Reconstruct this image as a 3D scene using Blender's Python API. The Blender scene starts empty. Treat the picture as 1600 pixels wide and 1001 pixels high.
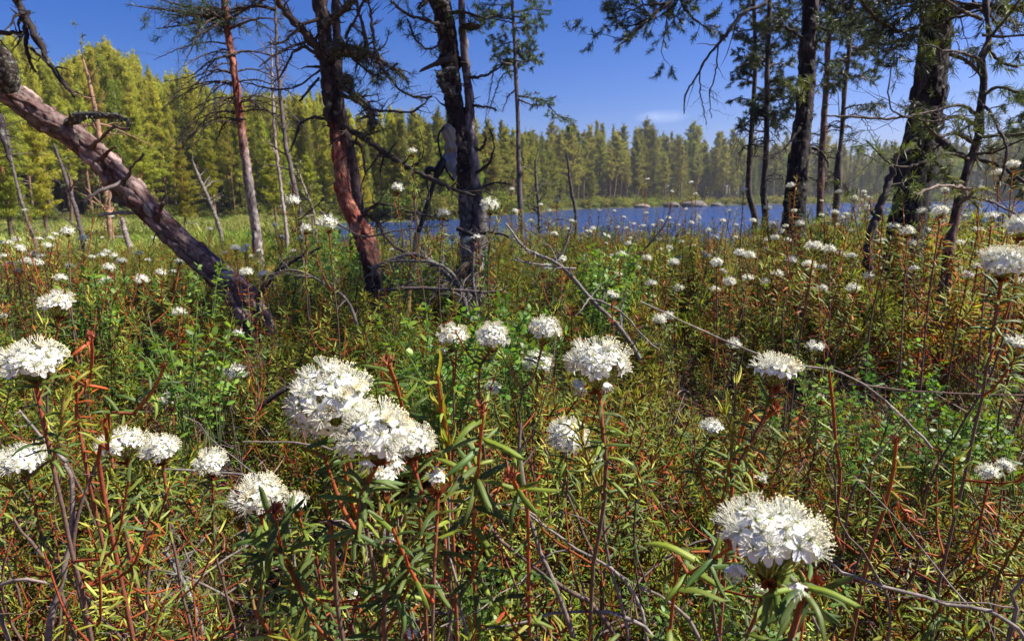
import bpy, math, random
import numpy as np
from mathutils import Vector, Matrix, noise

R = math.radians
pi = math.pi
rg = np.random.default_rng(11)
sc = bpy.context.scene
COL = sc.collection

# ------------------------------------------------------------------ camera
PITCH = math.atan(0.1815)
ROLL = 0.015
EYE = np.array([0.0, 0.0, 0.85])
_f = np.array([0, math.cos(PITCH), -math.sin(PITCH)])
_u0 = np.array([0, math.sin(PITCH), math.cos(PITCH)])
_r0 = np.array([1.0, 0, 0])
_r = math.cos(ROLL) * _r0 - math.sin(ROLL) * _u0
_u = math.cos(ROLL) * _u0 + math.sin(ROLL) * _r0
cd = bpy.data.cameras.new('camera')
cam = bpy.data.objects.new('camera', cd)
COL.objects.link(cam)
cam.matrix_world = Matrix(((_r[0], _u[0], -_f[0], EYE[0]), (_r[1], _u[1], -_f[1], EYE[1]), (_r[2], _u[2], -_f[2], EYE[2]), (0, 0, 0, 1)))
cd.sensor_width = 36
cd.lens = 22.5
cd.clip_start = 0.02
cd.clip_end = 3000
cd.dof.use_dof = True
cd.dof.focus_distance = 0.75
cd.dof.aperture_fstop = 18
sc.camera = cam

# ------------------------------------------------------------------ sky, sun, exposure
SUN_AZ, SUN_EL = 86, 50
w = bpy.data.worlds.new('World')
sc.world = w
w.use_nodes = True
nt = w.node_tree
bg = nt.nodes['Background']
sky = nt.nodes.new('ShaderNodeTexSky')
sky.sky_type = 'NISHITA'
sky.sun_disc = False
sky.sun_elevation = R(SUN_EL)
sky.sun_rotation = R(SUN_AZ)
sky.air_density = 1.0
sky.dust_density = 0.9
sky.ozone_density = 3.0
hs = nt.nodes.new('ShaderNodeHueSaturation')
hs.inputs['Saturation'].default_value = 1.28
hs.inputs['Value'].default_value = 1.0
gm = nt.nodes.new('ShaderNodeGamma')
gm.inputs['Gamma'].default_value = 1.28
nt.links.new(sky.outputs[0], gm.inputs[0])
nt.links.new(gm.outputs[0], hs.inputs['Color'])
tint = nt.nodes.new('ShaderNodeMixRGB')
tint.blend_type = 'MULTIPLY'
tint.inputs[0].default_value = 1
tint.inputs[2].default_value = (0.60, 0.53, 0.79, 1)
nt.links.new(hs.outputs[0], tint.inputs[1])
# one faint wisp of cloud low over the far shore
_c = _f + 0.234 * _r + 0.318 * _u; _c = _c / np.linalg.norm(_c)
tcw = nt.nodes.new('ShaderNodeTexCoord')
vs1 = nt.nodes.new('ShaderNodeVectorMath'); vs1.operation = 'SUBTRACT'; vs1.inputs[1].default_value = _c.tolist()
vs2 = nt.nodes.new('ShaderNodeVectorMath'); vs2.operation = 'MULTIPLY'; vs2.inputs[1].default_value = (30, 30, 120)
nz1 = nt.nodes.new('ShaderNodeTexNoise'); nz1.inputs['Scale'].default_value = 45; nz1.inputs['Detail'].default_value = 4
vl = nt.nodes.new('ShaderNodeVectorMath'); vl.operation = 'LENGTH'
mrw = nt.nodes.new('ShaderNodeMapRange'); mrw.inputs['From Min'].default_value = 1.3; mrw.inputs['From Max'].default_value = 0.0; mrw.inputs['To Max'].default_value = 0.5
mlw = nt.nodes.new('ShaderNodeMath'); mlw.operation = 'MULTIPLY'
mxw = nt.nodes.new('ShaderNodeMixRGB'); mxw.inputs[2].default_value = (11, 12, 14, 1)
nt.links.new(tcw.outputs['Generated'], vs1.inputs[0]); nt.links.new(vs1.outputs[0], vs2.inputs[0]); nt.links.new(vs2.outputs[0], vl.inputs[0])
nt.links.new(vl.outputs['Value'], mrw.inputs['Value']); nt.links.new(tcw.outputs['Generated'], nz1.inputs['Vector'])
nt.links.new(mrw.outputs[0], mlw.inputs[0]); nt.links.new(nz1.outputs['Fac'], mlw.inputs[1]); nt.links.new(mlw.outputs[0], mxw.inputs[0])
nt.links.new(tint.outputs[0], mxw.inputs[1]); nt.links.new(mxw.outputs[0], bg.inputs[0])
bg.inputs[1].default_value = 0.05

sd = bpy.data.lights.new('sun', 'SUN')
sd.energy = 5.0
sd.angle = R(0.53)
sd.color = (1.0, 0.94, 0.82)
sun = bpy.data.objects.new('sun', sd)
COL.objects.link(sun)
_s = Vector((math.sin(R(SUN_AZ)) * math.cos(R(SUN_EL)), math.cos(R(SUN_AZ)) * math.cos(R(SUN_EL)), math.sin(R(SUN_EL))))
sun.rotation_euler = _s.to_track_quat('Z', 'Y').to_euler()
sun.location = (8, 2, 12)

sc.view_settings.view_transform = 'Standard'
sc.view_settings.look = 'None'
sc.view_settings.exposure = 1.12
sc.view_settings.gamma = 1
sc.view_settings.use_curve_mapping = False
sc.cycles.max_bounces = 6
sc.cycles.diffuse_bounces = 3
sc.cycles.glossy_bounces = 2
sc.cycles.transmission_bounces = 3
sc.cycles.caustics_reflective = False
sc.cycles.caustics_refractive = False
sc.cycles.sample_clamp_indirect = 6

# ------------------------------------------------------------------ helpers
def P(px, py, d):
    """point of the place seen at pixel (px, py) of the photograph, d metres in front of the lens"""
    return EYE + d * (_f + ((px - 800) / 1000.0) * _r + ((500.5 - py) / 1000.0) * _u)

def to_px(p):
    q = np.asarray(p) - EYE
    d = q @ _f
    return 800 + 1000 * (q @ _r) / d, 500.5 - 1000 * (q @ _u) / d, d

def nrm(a):
    a = np.asarray(a, float)
    return a / (np.linalg.norm(a, axis=-1, keepdims=True) + 1e-12)

class MB:
    """collects geometry with a per-vertex colour and builds ONE mesh"""
    def __init__(s):
        s.v = []; s.c = []; s.f3 = []; s.f4 = []; s.n = 0
    def add(s, v, f, col):
        v = np.asarray(v, float).reshape(-1, 3)
        f = np.asarray(f, int)
        c = np.empty((len(v), 3)); c[:] = col
        (s.f3 if f.shape[1] == 3 else s.f4).append(f + s.n)
        s.v.append(v); s.c.append(c); s.n += len(v)
    def pack(s):
        v = np.concatenate(s.v) if s.v else np.zeros((0, 3))
        c = np.concatenate(s.c) if s.c else np.zeros((0, 3))
        f3 = np.concatenate(s.f3) if s.f3 else np.zeros((0, 3), int)
        f4 = np.concatenate(s.f4) if s.f4 else np.zeros((0, 4), int)
        return v, c, f3, f4
    def bake(s, packed, mats, tints=None):
        """append many transformed copies; mats (N,4,4), tints (N,3) multiply"""
        v, c, f3, f4 = packed
        N = len(mats); mats = np.asarray(mats)
        if N == 0: return
        V = np.einsum('nij,vj->nvi', mats[:, :3, :3], v) + mats[:, None, :3, 3]
        C = np.repeat(c[None], N, 0)
        if tints is not None: C = C * np.asarray(tints)[:, None, :]
        off = (np.arange(N) * len(v) + s.n)[:, None, None]
        if len(f3): s.f3.append((f3[None] + off).reshape(-1, 3))
        if len(f4): s.f4.append((f4[None] + off).reshape(-1, 4))
        s.v.append(V.reshape(-1, 3)); s.c.append(C.reshape(-1, 3)); s.n += N * len(v)
    def mesh(s, name, mat, smooth=True):
        v, c, f3, f4 = s.pack()
        me = bpy.data.meshes.new(name)
        me.vertices.add(len(v)); me.vertices.foreach_set('co', v.astype(np.float32).ravel())
        nl = len(f3) * 3 + len(f4) * 4
        me.loops.add(nl)
        me.loops.foreach_set('vertex_index', np.concatenate([f3.ravel(), f4.ravel()]).astype(np.int32))
        me.polygons.add(len(f3) + len(f4))
        st = np.concatenate([np.arange(len(f3)) * 3, len(f3) * 3 + np.arange(len(f4)) * 4]).astype(np.int32)
        me.polygons.foreach_set('loop_start', st)
        me.update(calc_edges=True)
        a = me.attributes.new('col', 'FLOAT_COLOR', 'POINT')
        a.data.foreach_set('color', np.hstack([np.clip(c, 0, 1), np.ones((len(c), 1))]).astype(np.float32).ravel())
        if smooth: me.polygons.foreach_set('use_smooth', np.ones(len(me.polygons), bool))
        me.materials.append(mat)
        return me
    def obj(s, name, mat, parent=None, smooth=True):
        return link(name, s.mesh(name, mat, smooth), parent)

def link(name, data, parent=None):
    o = bpy.data.objects.new(name, data)
    COL.objects.link(o)
    if parent is not None: o.parent = parent
    return o

def tag(o, label=None, cat=None, group=None, kind=None):
    if label: o['label'] = label
    if cat: o['category'] = cat
    if group: o['group'] = group
    if kind: o['kind'] = kind
    return o

def thing(name, loc, label, cat, group=None):
    o = link(name, None)
    o.location = Vector(loc)
    o.empty_display_size = 0.05
    return tag(o, label, cat, group)

def frames(d, spin, up=(0, 0, 1)):
    """rotation matrices whose +Y is d, +Z as near to up as it gets, then turned about Y by spin"""
    d = nrm(d); up = np.broadcast_to(np.asarray(up, float), d.shape)
    x = np.cross(d, up); bad = np.linalg.norm(x, axis=-1) < 1e-3
    x[bad] = (1, 0, 0)
    x = nrm(x); z = np.cross(x, d)
    c, sn = np.cos(spin)[:, None], np.sin(spin)[:, None]
    X = x * c + z * sn; Z = -x * sn + z * c
    return np.stack([X, d, Z], -1)

def mats(rot, pos, scl):
    M = np.zeros((len(pos), 4, 4)); M[:, 3, 3] = 1
    scl = np.asarray(scl, float)
    if scl.ndim < 2: scl = np.repeat(np.broadcast_to(scl, (len(pos),))[:, None], 3, 1)
    M[:, :3, :3] = rot * scl[:, None, :]
    M[:, :3, 3] = pos
    return M

def spline(pts, n, extra=None):
    """Catmull-Rom through pts, n samples; extra columns are carried along"""
    p = np.asarray(pts, float)
    if len(p) == 2:
        t = np.linspace(0, 1, n)[:, None]; return p[0] * (1 - t) + p[1] * t
    q = np.vstack([2 * p[0] - p[1], p, 2 * p[-1] - p[-2]])
    seg = np.linalg.norm(np.diff(p[:, :3], axis=0), axis=1) + 1e-9
    cum = np.r_[0, np.cumsum(seg)]
    s = np.linspace(0, cum[-1], n)
    i = np.clip(np.searchsorted(cum, s, side='right') - 1, 0, len(p) - 2)
    t = ((s - cum[i]) / seg[i])[:, None]
    a, b, c, d = q[i], q[i + 1], q[i + 2], q[i + 3]
    return 0.5 * ((2 * b) + (-a + c) * t + (2 * a - 5 * b + 4 * c - d) * t * t + (-a + 3 * b - 3 * c + d) * t ** 3)

def tube(mb, pts, rad, sides=6, col=(0.1, 0.07, 0.05), cap=True):
    p = np.asarray(pts, float); n = len(p)
    rad = np.broadcast_to(np.asarray(rad, float), (n,))
    t = nrm(np.gradient(p, axis=0))
    ref = np.array([0.0, 0, 1]) if abs(t[:, 2]).mean() < 0.75 else np.array([1.0, 0.13, 0])
    a = nrm(np.cross(t, ref)); b = np.cross(t, a)
    th = np.arange(sides) / sides * 2 * pi
    v = p[:, None] + rad[:, None, None] * (np.cos(th)[None, :, None] * a[:, None] + np.sin(th)[None, :, None] * b[:, None])
    i = np.arange(n - 1)[:, None] * sides; j = np.arange(sides)[None]; k = (j + 1) % sides
    f = np.stack([i + j, i + k, i + sides + k, i + sides + j], -1).reshape(-1, 4)
    c = np.asarray(col, float)
    if c.ndim == 2: c = np.repeat(c, sides, 0)
    mb.add(v.reshape(-1, 3), f, c)

def nz(x, y, z=0.0, s=1.0):
    return noise.noise(Vector((x * s, y * s, z * s)))

# ------------------------------------------------------------------ materials
def new_mat(name):
    m = bpy.data.materials.new(name); m.use_nodes = True
    n = m.node_tree.nodes; n.clear()
    out = n.new('ShaderNodeOutputMaterial')
    return m, n, m.node_tree.links, out

def col_nodes(n, l, hue=0.02, val=0.25, sat=1.0):
    """vertex colour with a little change from object to object"""
    at = n.new('ShaderNodeAttribute'); at.attribute_name = 'col'
    oi = n.new('ShaderNodeObjectInfo')
    h = n.new('ShaderNodeHueSaturation'); h.inputs['Saturation'].default_value = sat
    m1 = n.new('ShaderNodeMapRange'); m1.inputs['To Min'].default_value = 0.5 - hue; m1.inputs['To Max'].default_value = 0.5 + hue
    m2 = n.new('ShaderNodeMapRange'); m2.inputs['To Min'].default_value = 1 - val; m2.inputs['To Max'].default_value = 1 + val
    wn = n.new('ShaderNodeTexWhiteNoise'); wn.noise_dimensions = '1D'
    l.new(oi.outputs['Random'], wn.inputs['W'])
    l.new(oi.outputs['Random'], m1.inputs['Value']); l.new(wn.outputs['Value'], m2.inputs['Value'])
    l.new(m1.outputs[0], h.inputs['Hue']); l.new(m2.outputs[0], h.inputs['Value'])
    l.new(at.outputs['Color'], h.inputs['Color'])
    return h

def leafy(name, rough=0.45, transl=0.35, hue=0.02, val=0.25, spec=0.5, rust=0.0, nscale=0.0, tcol=(1.25, 1.2, 0.5)):
    m, n, l, out = new_mat(name)
    h = col_nodes(n, l, hue, val)
    c = h.outputs[0]
    if nscale:
        tx = n.new('ShaderNodeTexNoise'); tx.inputs['Scale'].default_value = nscale
        tc = n.new('ShaderNodeTexCoord'); l.new(tc.outputs['Object'], tx.inputs['Vector'])
        mr = n.new('ShaderNodeMapRange'); mr.inputs['To Min'].default_value = 0.65; mr.inputs['To Max'].default_value = 1.35
        l.new(tx.outputs['Fac'], mr.inputs['Value'])
        mm = n.new('ShaderNodeMixRGB'); mm.blend_type = 'MULTIPLY'; mm.inputs[0].default_value = 1
        l.new(c, mm.inputs[1]); l.new(mr.outputs[0], mm.inputs[2]); c = mm.outputs[0]
    if rust:
        g = n.new('ShaderNodeNewGeometry')
        mx = n.new('ShaderNodeMixRGB'); mx.inputs[2].default_value = (0.20, 0.085, 0.03, 1)
        mu = n.new('ShaderNodeMath'); mu.operation = 'MULTIPLY'; mu.inputs[1].default_value = rust
        l.new(g.outputs['Backfacing'], mu.inputs[0]); l.new(mu.outputs[0], mx.inputs[0]); l.new(c, mx.inputs[1]); c = mx.outputs[0]
    b = n.new('ShaderNodeBsdfPrincipled'); b.inputs['Roughness'].default_value = rough
    b.inputs['Specular IOR Level'].default_value = spec
    l.new(c, b.inputs['Base Color'])
    if transl:
        t = n.new('ShaderNodeBsdfTranslucent')
        tm = n.new('ShaderNodeMixRGB'); tm.blend_type = 'MULTIPLY'; tm.inputs[0].default_value = 1; tm.inputs[2].default_value = (*tcol, 1)
        l.new(c, tm.inputs[1]); l.new(tm.outputs[0], t.inputs['Color'])
        mix = n.new('ShaderNodeMixShader'); mix.inputs[0].default_value = transl
        l.new(b.outputs[0], mix.inputs[1]); l.new(t.outputs[0], mix.inputs[2]); l.new(mix.outputs[0], out.inputs['Surface'])
    else:
        l.new(b.outputs[0], out.inputs['Surface'])
    return m

def woody(name, scale=60, amt=0.35, bump=0.4, rough=0.85, lichen=0.0, dist=0.002, stretch=1.0):
    m, n, l, out = new_mat(name)
    h = col_nodes(n, l, 0.01, 0.15)
    tc = n.new('ShaderNodeTexCoord')
    mp = n.new('ShaderNodeMapping'); mp.inputs['Scale'].default_value = (1, 1, stretch)
    l.new(tc.outputs['Object'], mp.inputs['Vector'])
    tx = n.new('ShaderNodeTexNoise'); tx.inputs['Scale'].default_value = scale; tx.inputs['Detail'].default_value = 5; tx.inputs['Roughness'].default_value = 0.65
    l.new(mp.outputs[0], tx.inputs['Vector'])
    mr = n.new('ShaderNodeMapRange'); mr.inputs['From Min'].default_value = 0.3; mr.inputs['From Max'].default_value = 0.7
    mr.inputs['To Min'].default_value = 1 - amt; mr.inputs['To Max'].default_value = 1 + amt
    l.new(tx.outputs['Fac'], mr.inputs['Value'])
    mm = n.new('ShaderNodeMixRGB'); mm.blend_type = 'MULTIPLY'; mm.inputs[0].default_value = 1
    l.new(h.outputs[0], mm.inputs[1]); l.new(mr.outputs[0], mm.inputs[2])
    c = mm.outputs[0]
    if lichen:
        t2 = n.new('ShaderNodeTexNoise'); t2.inputs['Scale'].default_value = scale * 0.45; t2.inputs['Detail'].default_value = 6; t2.inputs['Roughness'].default_value = 0.75
        l.new(tc.outputs['Object'], t2.inputs['Vector'])
        r2 = n.new('ShaderNodeMapRange'); r2.inputs['From Min'].default_value = 0.62 - 0.15 * lichen; r2.inputs['From Max'].default_value = 0.68 - 0.15 * lichen
        l.new(t2.outputs['Fac'], r2.inputs['Value'])
        mx = n.new('ShaderNodeMixRGB'); mx.inputs[2].default_value = (0.17, 0.175, 0.15, 1)
        l.new(r2.outputs[0], mx.inputs[0]); l.new(c, mx.inputs[1]); c = mx.outputs[0]
    b = n.new('ShaderNodeBsdfPrincipled'); b.inputs['Roughness'].default_value = rough; b.inputs['Specular IOR Level'].default_value = 0.25
    l.new(c, b.inputs['Base Color'])
    bp = n.new('ShaderNodeBump'); bp.inputs['Strength'].default_value = bump; bp.inputs['Distance'].default_value = dist
    l.new(tx.outputs['Fac'], bp.inputs['Height']); l.new(bp.outputs[0], b.inputs['Normal'])
    l.new(b.outputs[0], out.inputs['Surface'])
    return m

M_LEAF = leafy('evergreen_leaf', 0.52, 0.32, 0.018, 0.3, 0.35, rust=0.75, nscale=120)
M_SHRUB = leafy('shrub_foliage', 0.6, 0.38, 0.03, 0.3, 0.22)
M_BERRY = leafy('bilberry_leaf', 0.45, 0.45, 0.02, 0.2, 0.4)
M_PETAL = leafy('petal', 0.6, 0.30, 0.0, 0.04, 0.2, tcol=(1, 1, 0.95))
M_NEEDLE = leafy('pine_needle', 0.5, 0.25, 0.015, 0.2, 0.4)
M_TREE = leafy('distant_foliage', 0.8, 0.50, 0.022, 0.30, 0.15)
M_STEM = woody('red_brown_stem', 300, 0.4, 0.5, 0.8, 0, 0.0006)
M_GREY = woody('grey_wood', 160, 0.5, 0.6, 0.85, 0.25, 0.0012)
M_TWIG = woody('dead_twig', 200, 0.4, 0.4, 0.9, 0.0, 0.001)
M_LICH = woody('lichen_wood', 120, 0.5, 0.8, 0.9, 0.7, 0.002)
M_BARK = woody('pine_bark', 55, 0.5, 0.9, 0.85, 0.25, 0.006, 0.5)
M_BARKD = woody('dark_pine_bark', 45, 0.5, 0.9, 0.9, 0.2, 0.008, 0.4)
M_FARBARK = woody('distant_bark', 6, 0.35, 0.2, 0.9, 0, 0.01)
M_MOSS = leafy('moss', 0.9, 0.15, 0.03, 0.35, 0.1)

# ------------------------------------------------------------------ terrain
WATER = -0.45
_azk = np.array([-2.0, -0.9, -0.5, -0.26, -0.18, -0.08, 0.0, 0.06, 0.12, 0.3, 0.5, 0.7, 0.9, 2.0])   # x / depth
_rfk = np.array([30, 46, 58, 56, 54, 60, 80, 115, 145, 190, 220, 210, 190, 160.])
def far_edge(k): return np.interp(k, _azk, _rfk)
def near_edge(k): return np.interp(k, [-0.3, -0.1, 0.3, 0.8, 1.2], [11.0, 10.0, 10.5, 11.5, 12.0])
def sstep(a, b, x):
    t = np.clip((x - a) / (b - a), 0, 1); return t * t * (3 - 2 * t)
def ground(x, y):
    """height of the bog, the meadow on the left, the lake bed and the far banks"""
    k = x / max(y, 0.3)
    r = math.hypot(x, y)
    h = 0.09 * nz(x, y, 3.1, 0.8) + 0.05 * nz(x, y, 7.7, 2.3) + 0.018 * nz(x, y, 1.7, 7.0)
    ne = near_edge(k) + 0.8 * nz(x, y, 5.0, 0.3); fe = far_edge(k)
    meadow = float(sstep(-0.19, -0.30, k))
    low = (-1.0) * (1 - meadow) + (WATER + 0.10 + 0.05 * nz(x, y, 2, 0.2)) * meadow
    t = float(sstep(ne - 1.0, ne + 2.5, r))
    z = h * (1 - t) + low * t
    u = float(sstep(fe * 0.96, fe * 1.03, y))
    bank = 0.15 + min(9, 0.05 * max(0, y - fe - 2)) + 0.3 * nz(x, y, 9, 0.03)
    return z * (1 - u) + bank * u

def build_ground():
    rad = np.unique(np.concatenate([np.linspace(0.0, 3.0, 70), np.geomspace(3.0, 1500, 120)]))
    th = np.concatenate([np.linspace(-75, 75, 240), np.linspace(80, 280, 30)])
    vs = []
    for r in rad:
        for t in th:
            x, y = r * math.sin(R(t)), r * math.cos(R(t))
            vs.append((x, y, ground(x, y) if y > 0 or r < 14 else 0.0))
    n, m = len(rad), len(th)
    i = np.arange(n - 1)[:, None] * m; j = np.arange(m)[None]; k2 = (j + 1) % m
    f = np.stack([i + j, i + k2, i + m + k2, i + m + j], -1).reshape(-1, 4)
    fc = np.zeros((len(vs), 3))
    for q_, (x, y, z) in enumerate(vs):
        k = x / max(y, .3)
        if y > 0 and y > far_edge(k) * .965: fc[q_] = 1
    mb = MB(); mb.add(vs, f, fc)
    m_, n_, l, out = new_mat('bog_ground')
    geo = n_.new('ShaderNodeNewGeometry')
    def nt_(scale, det=6, ro=0.6):
        t = n_.new('ShaderNodeTexNoise'); t.inputs['Scale'].default_value = scale; t.inputs['Detail'].default_value = det; t.inputs['Roughness'].default_value = ro
        l.new(geo.outputs['Position'], t.inputs['Vector']); return t
    def ramp(src, stops):
        r = n_.new('ShaderNodeValToRGB'); e = r.color_ramp.elements
        e[0].position, e[0].color = stops[0][0], (*stops[0][1], 1)
        e[1].position, e[1].color = stops[-1][0], (*stops[-1][1], 1)
        for p, c in stops[1:-1]:
            q = e.new(p); q.color = (*c, 1)
        l.new(src, r.inputs[0]); return r
    a = nt_(2.2); b = nt_(38, 8, 0.75); c = nt_(220, 4, 0.7)
    ra = ramp(a.outputs['Fac'], [(0.40, (0.22, 0.055, 0.018)), (0.5, (0.22, 0.14, 0.035)), (0.6, (0.32, 0.29, 0.055))])
    rb = ramp(b.outputs['Fac'], [(0.35, (0.25, 0.22, 0.2)), (0.5, (0.9, 0.85, 0.8)), (0.68, (1.7, 1.6, 1.4))])
    rc = ramp(c.outputs['Fac'], [(0.35, (0.6, 0.6, 0.6)), (0.65, (1.4, 1.4, 1.4))])
    m1 = n_.new('ShaderNodeMixRGB'); m1.blend_type = 'MULTIPLY'; m1.inputs[0].default_value = 1
    l.new(ra.outputs[0], m1.inputs[1]); l.new(rb.outputs[0], m1.inputs[2])
    m2 = n_.new('ShaderNodeMixRGB'); m2.blend_type = 'MULTIPLY'; m2.inputs[0].default_value = 1
    l.new(m1.outputs[0], m2.inputs[1]); l.new(rc.outputs[0], m2.inputs[2])
    # beyond the shrubs: sedge meadow
    sx = n_.new('ShaderNodeSeparateXYZ'); l.new(geo.outputs['Position'], sx.inputs[0])
    mr = n_.new('ShaderNodeMapRange'); mr.inputs['From Min'].default_value = 9; mr.inputs['From Max'].default_value = 14
    l.new(sx.outputs['Y'], mr.inputs['Value'])
    md = nt_(0.22, 9, 0.8)
    rd = ramp(md.outputs['Fac'], [(0.40, (0.07, 0.075, 0.02)), (0.5, (0.18, 0.18, 0.035)), (0.58, (0.30, 0.25, 0.07))])
    m3 = n_.new('ShaderNodeMixRGB'); l.new(mr.outputs[0], m3.inputs[0]); l.new(m2.outputs[0], m3.inputs[1]); l.new(rd.outputs[0], m3.inputs[2])
    at = n_.new('ShaderNodeAttribute'); at.attribute_name = 'col'
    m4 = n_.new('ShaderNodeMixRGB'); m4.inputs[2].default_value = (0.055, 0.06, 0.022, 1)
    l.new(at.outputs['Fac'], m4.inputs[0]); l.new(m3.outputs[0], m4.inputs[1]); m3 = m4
    bs = n_.new('ShaderNodeBsdfPrincipled'); bs.inputs['Roughness'].default_value = 0.95; bs.inputs['Specular IOR Level'].default_value = 0.1
    l.new(m3.outputs[0], bs.inputs['Base Color'])
    bp = n_.new('ShaderNodeBump'); bp.inputs['Strength'].default_value = 0.9; bp.inputs['Distance'].default_value = 0.02
    l.new(b.outputs['Fac'], bp.inputs['Height']); l.new(bp.outputs[0], bs.inputs['Normal'])
    l.new(bs.outputs[0], out.inputs['Surface'])
    tag(mb.obj('ground', m_), kind='structure')
build_ground()

def build_water():
    mb = MB()
    v = [(-60, 8.0, WATER), (420, 8.0, WATER), (420, 330, WATER), (-60, 330, WATER)]
    mb.add(v, [[0, 1, 2, 3]], (0, 0, 0))
    m_, n_, l, out = new_mat('lake_water')
    geo = n_.new('ShaderNodeNewGeometry')
    mp = n_.new('ShaderNodeMapping'); mp.inputs['Scale'].default_value = (0.45, 1.0, 1); mp.inputs['Rotation'].default_value = (0, 0, 0.2)
    l.new(geo.outputs['Position'], mp.inputs['Vector'])
    t1 = n_.new('ShaderNodeTexNoise'); t1.inputs['Scale'].default_value = 1.1; t1.inputs['Detail'].default_value = 5; t1.inputs['Roughness'].default_value = 0.6
    l.new(mp.outputs[0], t1.inputs['Vector'])
    t2 = n_.new('ShaderNodeTexNoise'); t2.inputs['Scale'].default_value = 0.12; t2.inputs['Detail'].default_value = 3
    l.new(mp.outputs[0], t2.inputs['Vector'])
    bp = n_.new('ShaderNodeBump'); bp.inputs['Strength'].default_value = 1.0; bp.inputs['Distance'].default_value = 0.3
    w2 = n_.new('ShaderNodeMapRange'); w2.inputs['From Min'].default_value = 0.35; w2.inputs['From Max'].default_value = 0.65; w2.inputs['To Min'].default_value = 0.35; w2.inputs['To Max'].default_value = 1.0
    l.new(t2.outputs['Fac'], w2.inputs['Value']); l.new(w2.outputs[0], bp.inputs['Strength'])
    l.new(t1.outputs['Fac'], bp.inputs['Height'])
    b = n_.new('ShaderNodeBsdfPrincipled'); b.inputs['Base Color'].default_value = (0.010, 0.045, 0.20, 1)
    b.inputs['Roughness'].default_value = 0.12; b.inputs['IOR'].default_value = 1.33
    l.new(bp.outputs[0], b.inputs['Normal'])
    l.new(b.outputs[0], out.inputs['Surface'])
    tag(mb.obj('lake_water', m_, smooth=False), kind='structure')
build_water()

def scatter(name, templates, pts, idx, rot, scl, label, cat, smooth=True):
    """ONE object that carries uncountable ground cover (geometry nodes on a point cloud)"""
    me = bpy.data.meshes.new(name)
    pts = np.asarray(pts, np.float32)
    me.vertices.add(len(pts)); me.vertices.foreach_set('co', pts.ravel())
    a = me.attributes.new('which', 'INT', 'POINT'); a.data.foreach_set('value', np.asarray(idx, np.int32))
    a = me.attributes.new('turn', 'FLOAT_VECTOR', 'POINT'); a.data.foreach_set('vector', np.asarray(rot, np.float32).ravel())
    a = me.attributes.new('size', 'FLOAT_VECTOR', 'POINT'); a.data.foreach_set('vector', np.asarray(scl, np.float32).ravel())
    o = link(name, me)
    col = bpy.data.collections.new(name + '_kinds')
    for k, t in enumerate(templates):
        q = bpy.data.objects.new('%s_kind_%02d' % (name, k), t); col.objects.link(q)
    g = bpy.data.node_groups.new(name, 'GeometryNodeTree')
    g.interface.new_socket('Geometry', in_out='INPUT', socket_type='NodeSocketGeometry')
    g.interface.new_socket('Geometry', in_out='OUTPUT', socket_type='NodeSocketGeometry')
    n = g.nodes; l = g.links
    gi = n.new('NodeGroupInput'); go = n.new('NodeGroupOutput')
    ip = n.new('GeometryNodeInstanceOnPoints'); ci = n.new('GeometryNodeCollectionInfo')
    ci.inputs['Collection'].default_value = col
    ci.inputs['Separate Children'].default_value = True; ci.inputs['Reset Children'].default_value = True
    def na(nm, ty):
        x = n.new('GeometryNodeInputNamedAttribute'); x.data_type = ty; x.inputs['Name'].default_value = nm
        return x.outputs['Attribute']
    l.new(gi.outputs[0], ip.inputs['Points']); l.new(ci.outputs[0], ip.inputs['Instance'])
    ip.inputs['Pick Instance'].default_value = True
    l.new(na('which', 'INT'), ip.inputs['Instance Index'])
    l.new(na('turn', 'FLOAT_VECTOR'), ip.inputs['Rotation'])
    l.new(na('size', 'FLOAT_VECTOR'), ip.inputs['Scale'])
    l.new(ip.outputs[0], go.inputs[0])
    md = o.modifiers.new('scatter', 'NODES'); md.node_group = g
    return tag(o, label, cat, kind='stuff')
# ------------------------------------------------------------------ forest on the far banks
def clumps(mb, cen, dirs, n, spread, size, col, rng, var=0.25, flat=0.6, thin_=.3):
    """leaf clumps: n small triangles round every centre"""
    cen = np.asarray(cen); N = len(cen)
    c = np.repeat(cen, n, 0) + rng.normal(0, 1, (N * n, 3)) * np.array([spread, spread, spread * flat])
    a = nrm(rng.normal(0, 1, (N * n, 3)) + np.repeat(np.asarray(dirs), n, 0) * 0.8)
    b = nrm(np.cross(a, rng.normal(0, 1, (N * n, 3))))
    s = size * rng.uniform(0.6, 1.4, (N * n, 1))
    v = np.stack([c - a * s * .5 + b * s * thin_, c - a * s * .5 - b * s * thin_, c + a * s * .7], 1)
    f = np.arange(N * n * 3).reshape(-1, 3)
    cc = np.repeat(rng.uniform(1 - var, 1 + var, (N, 1)), n, 0) * rng.uniform(0.8, 1.2, (N * n, 1)) * np.asarray(col)
    mb.add(v.reshape(-1, 3), f, np.repeat(cc, 3, 0))

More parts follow.
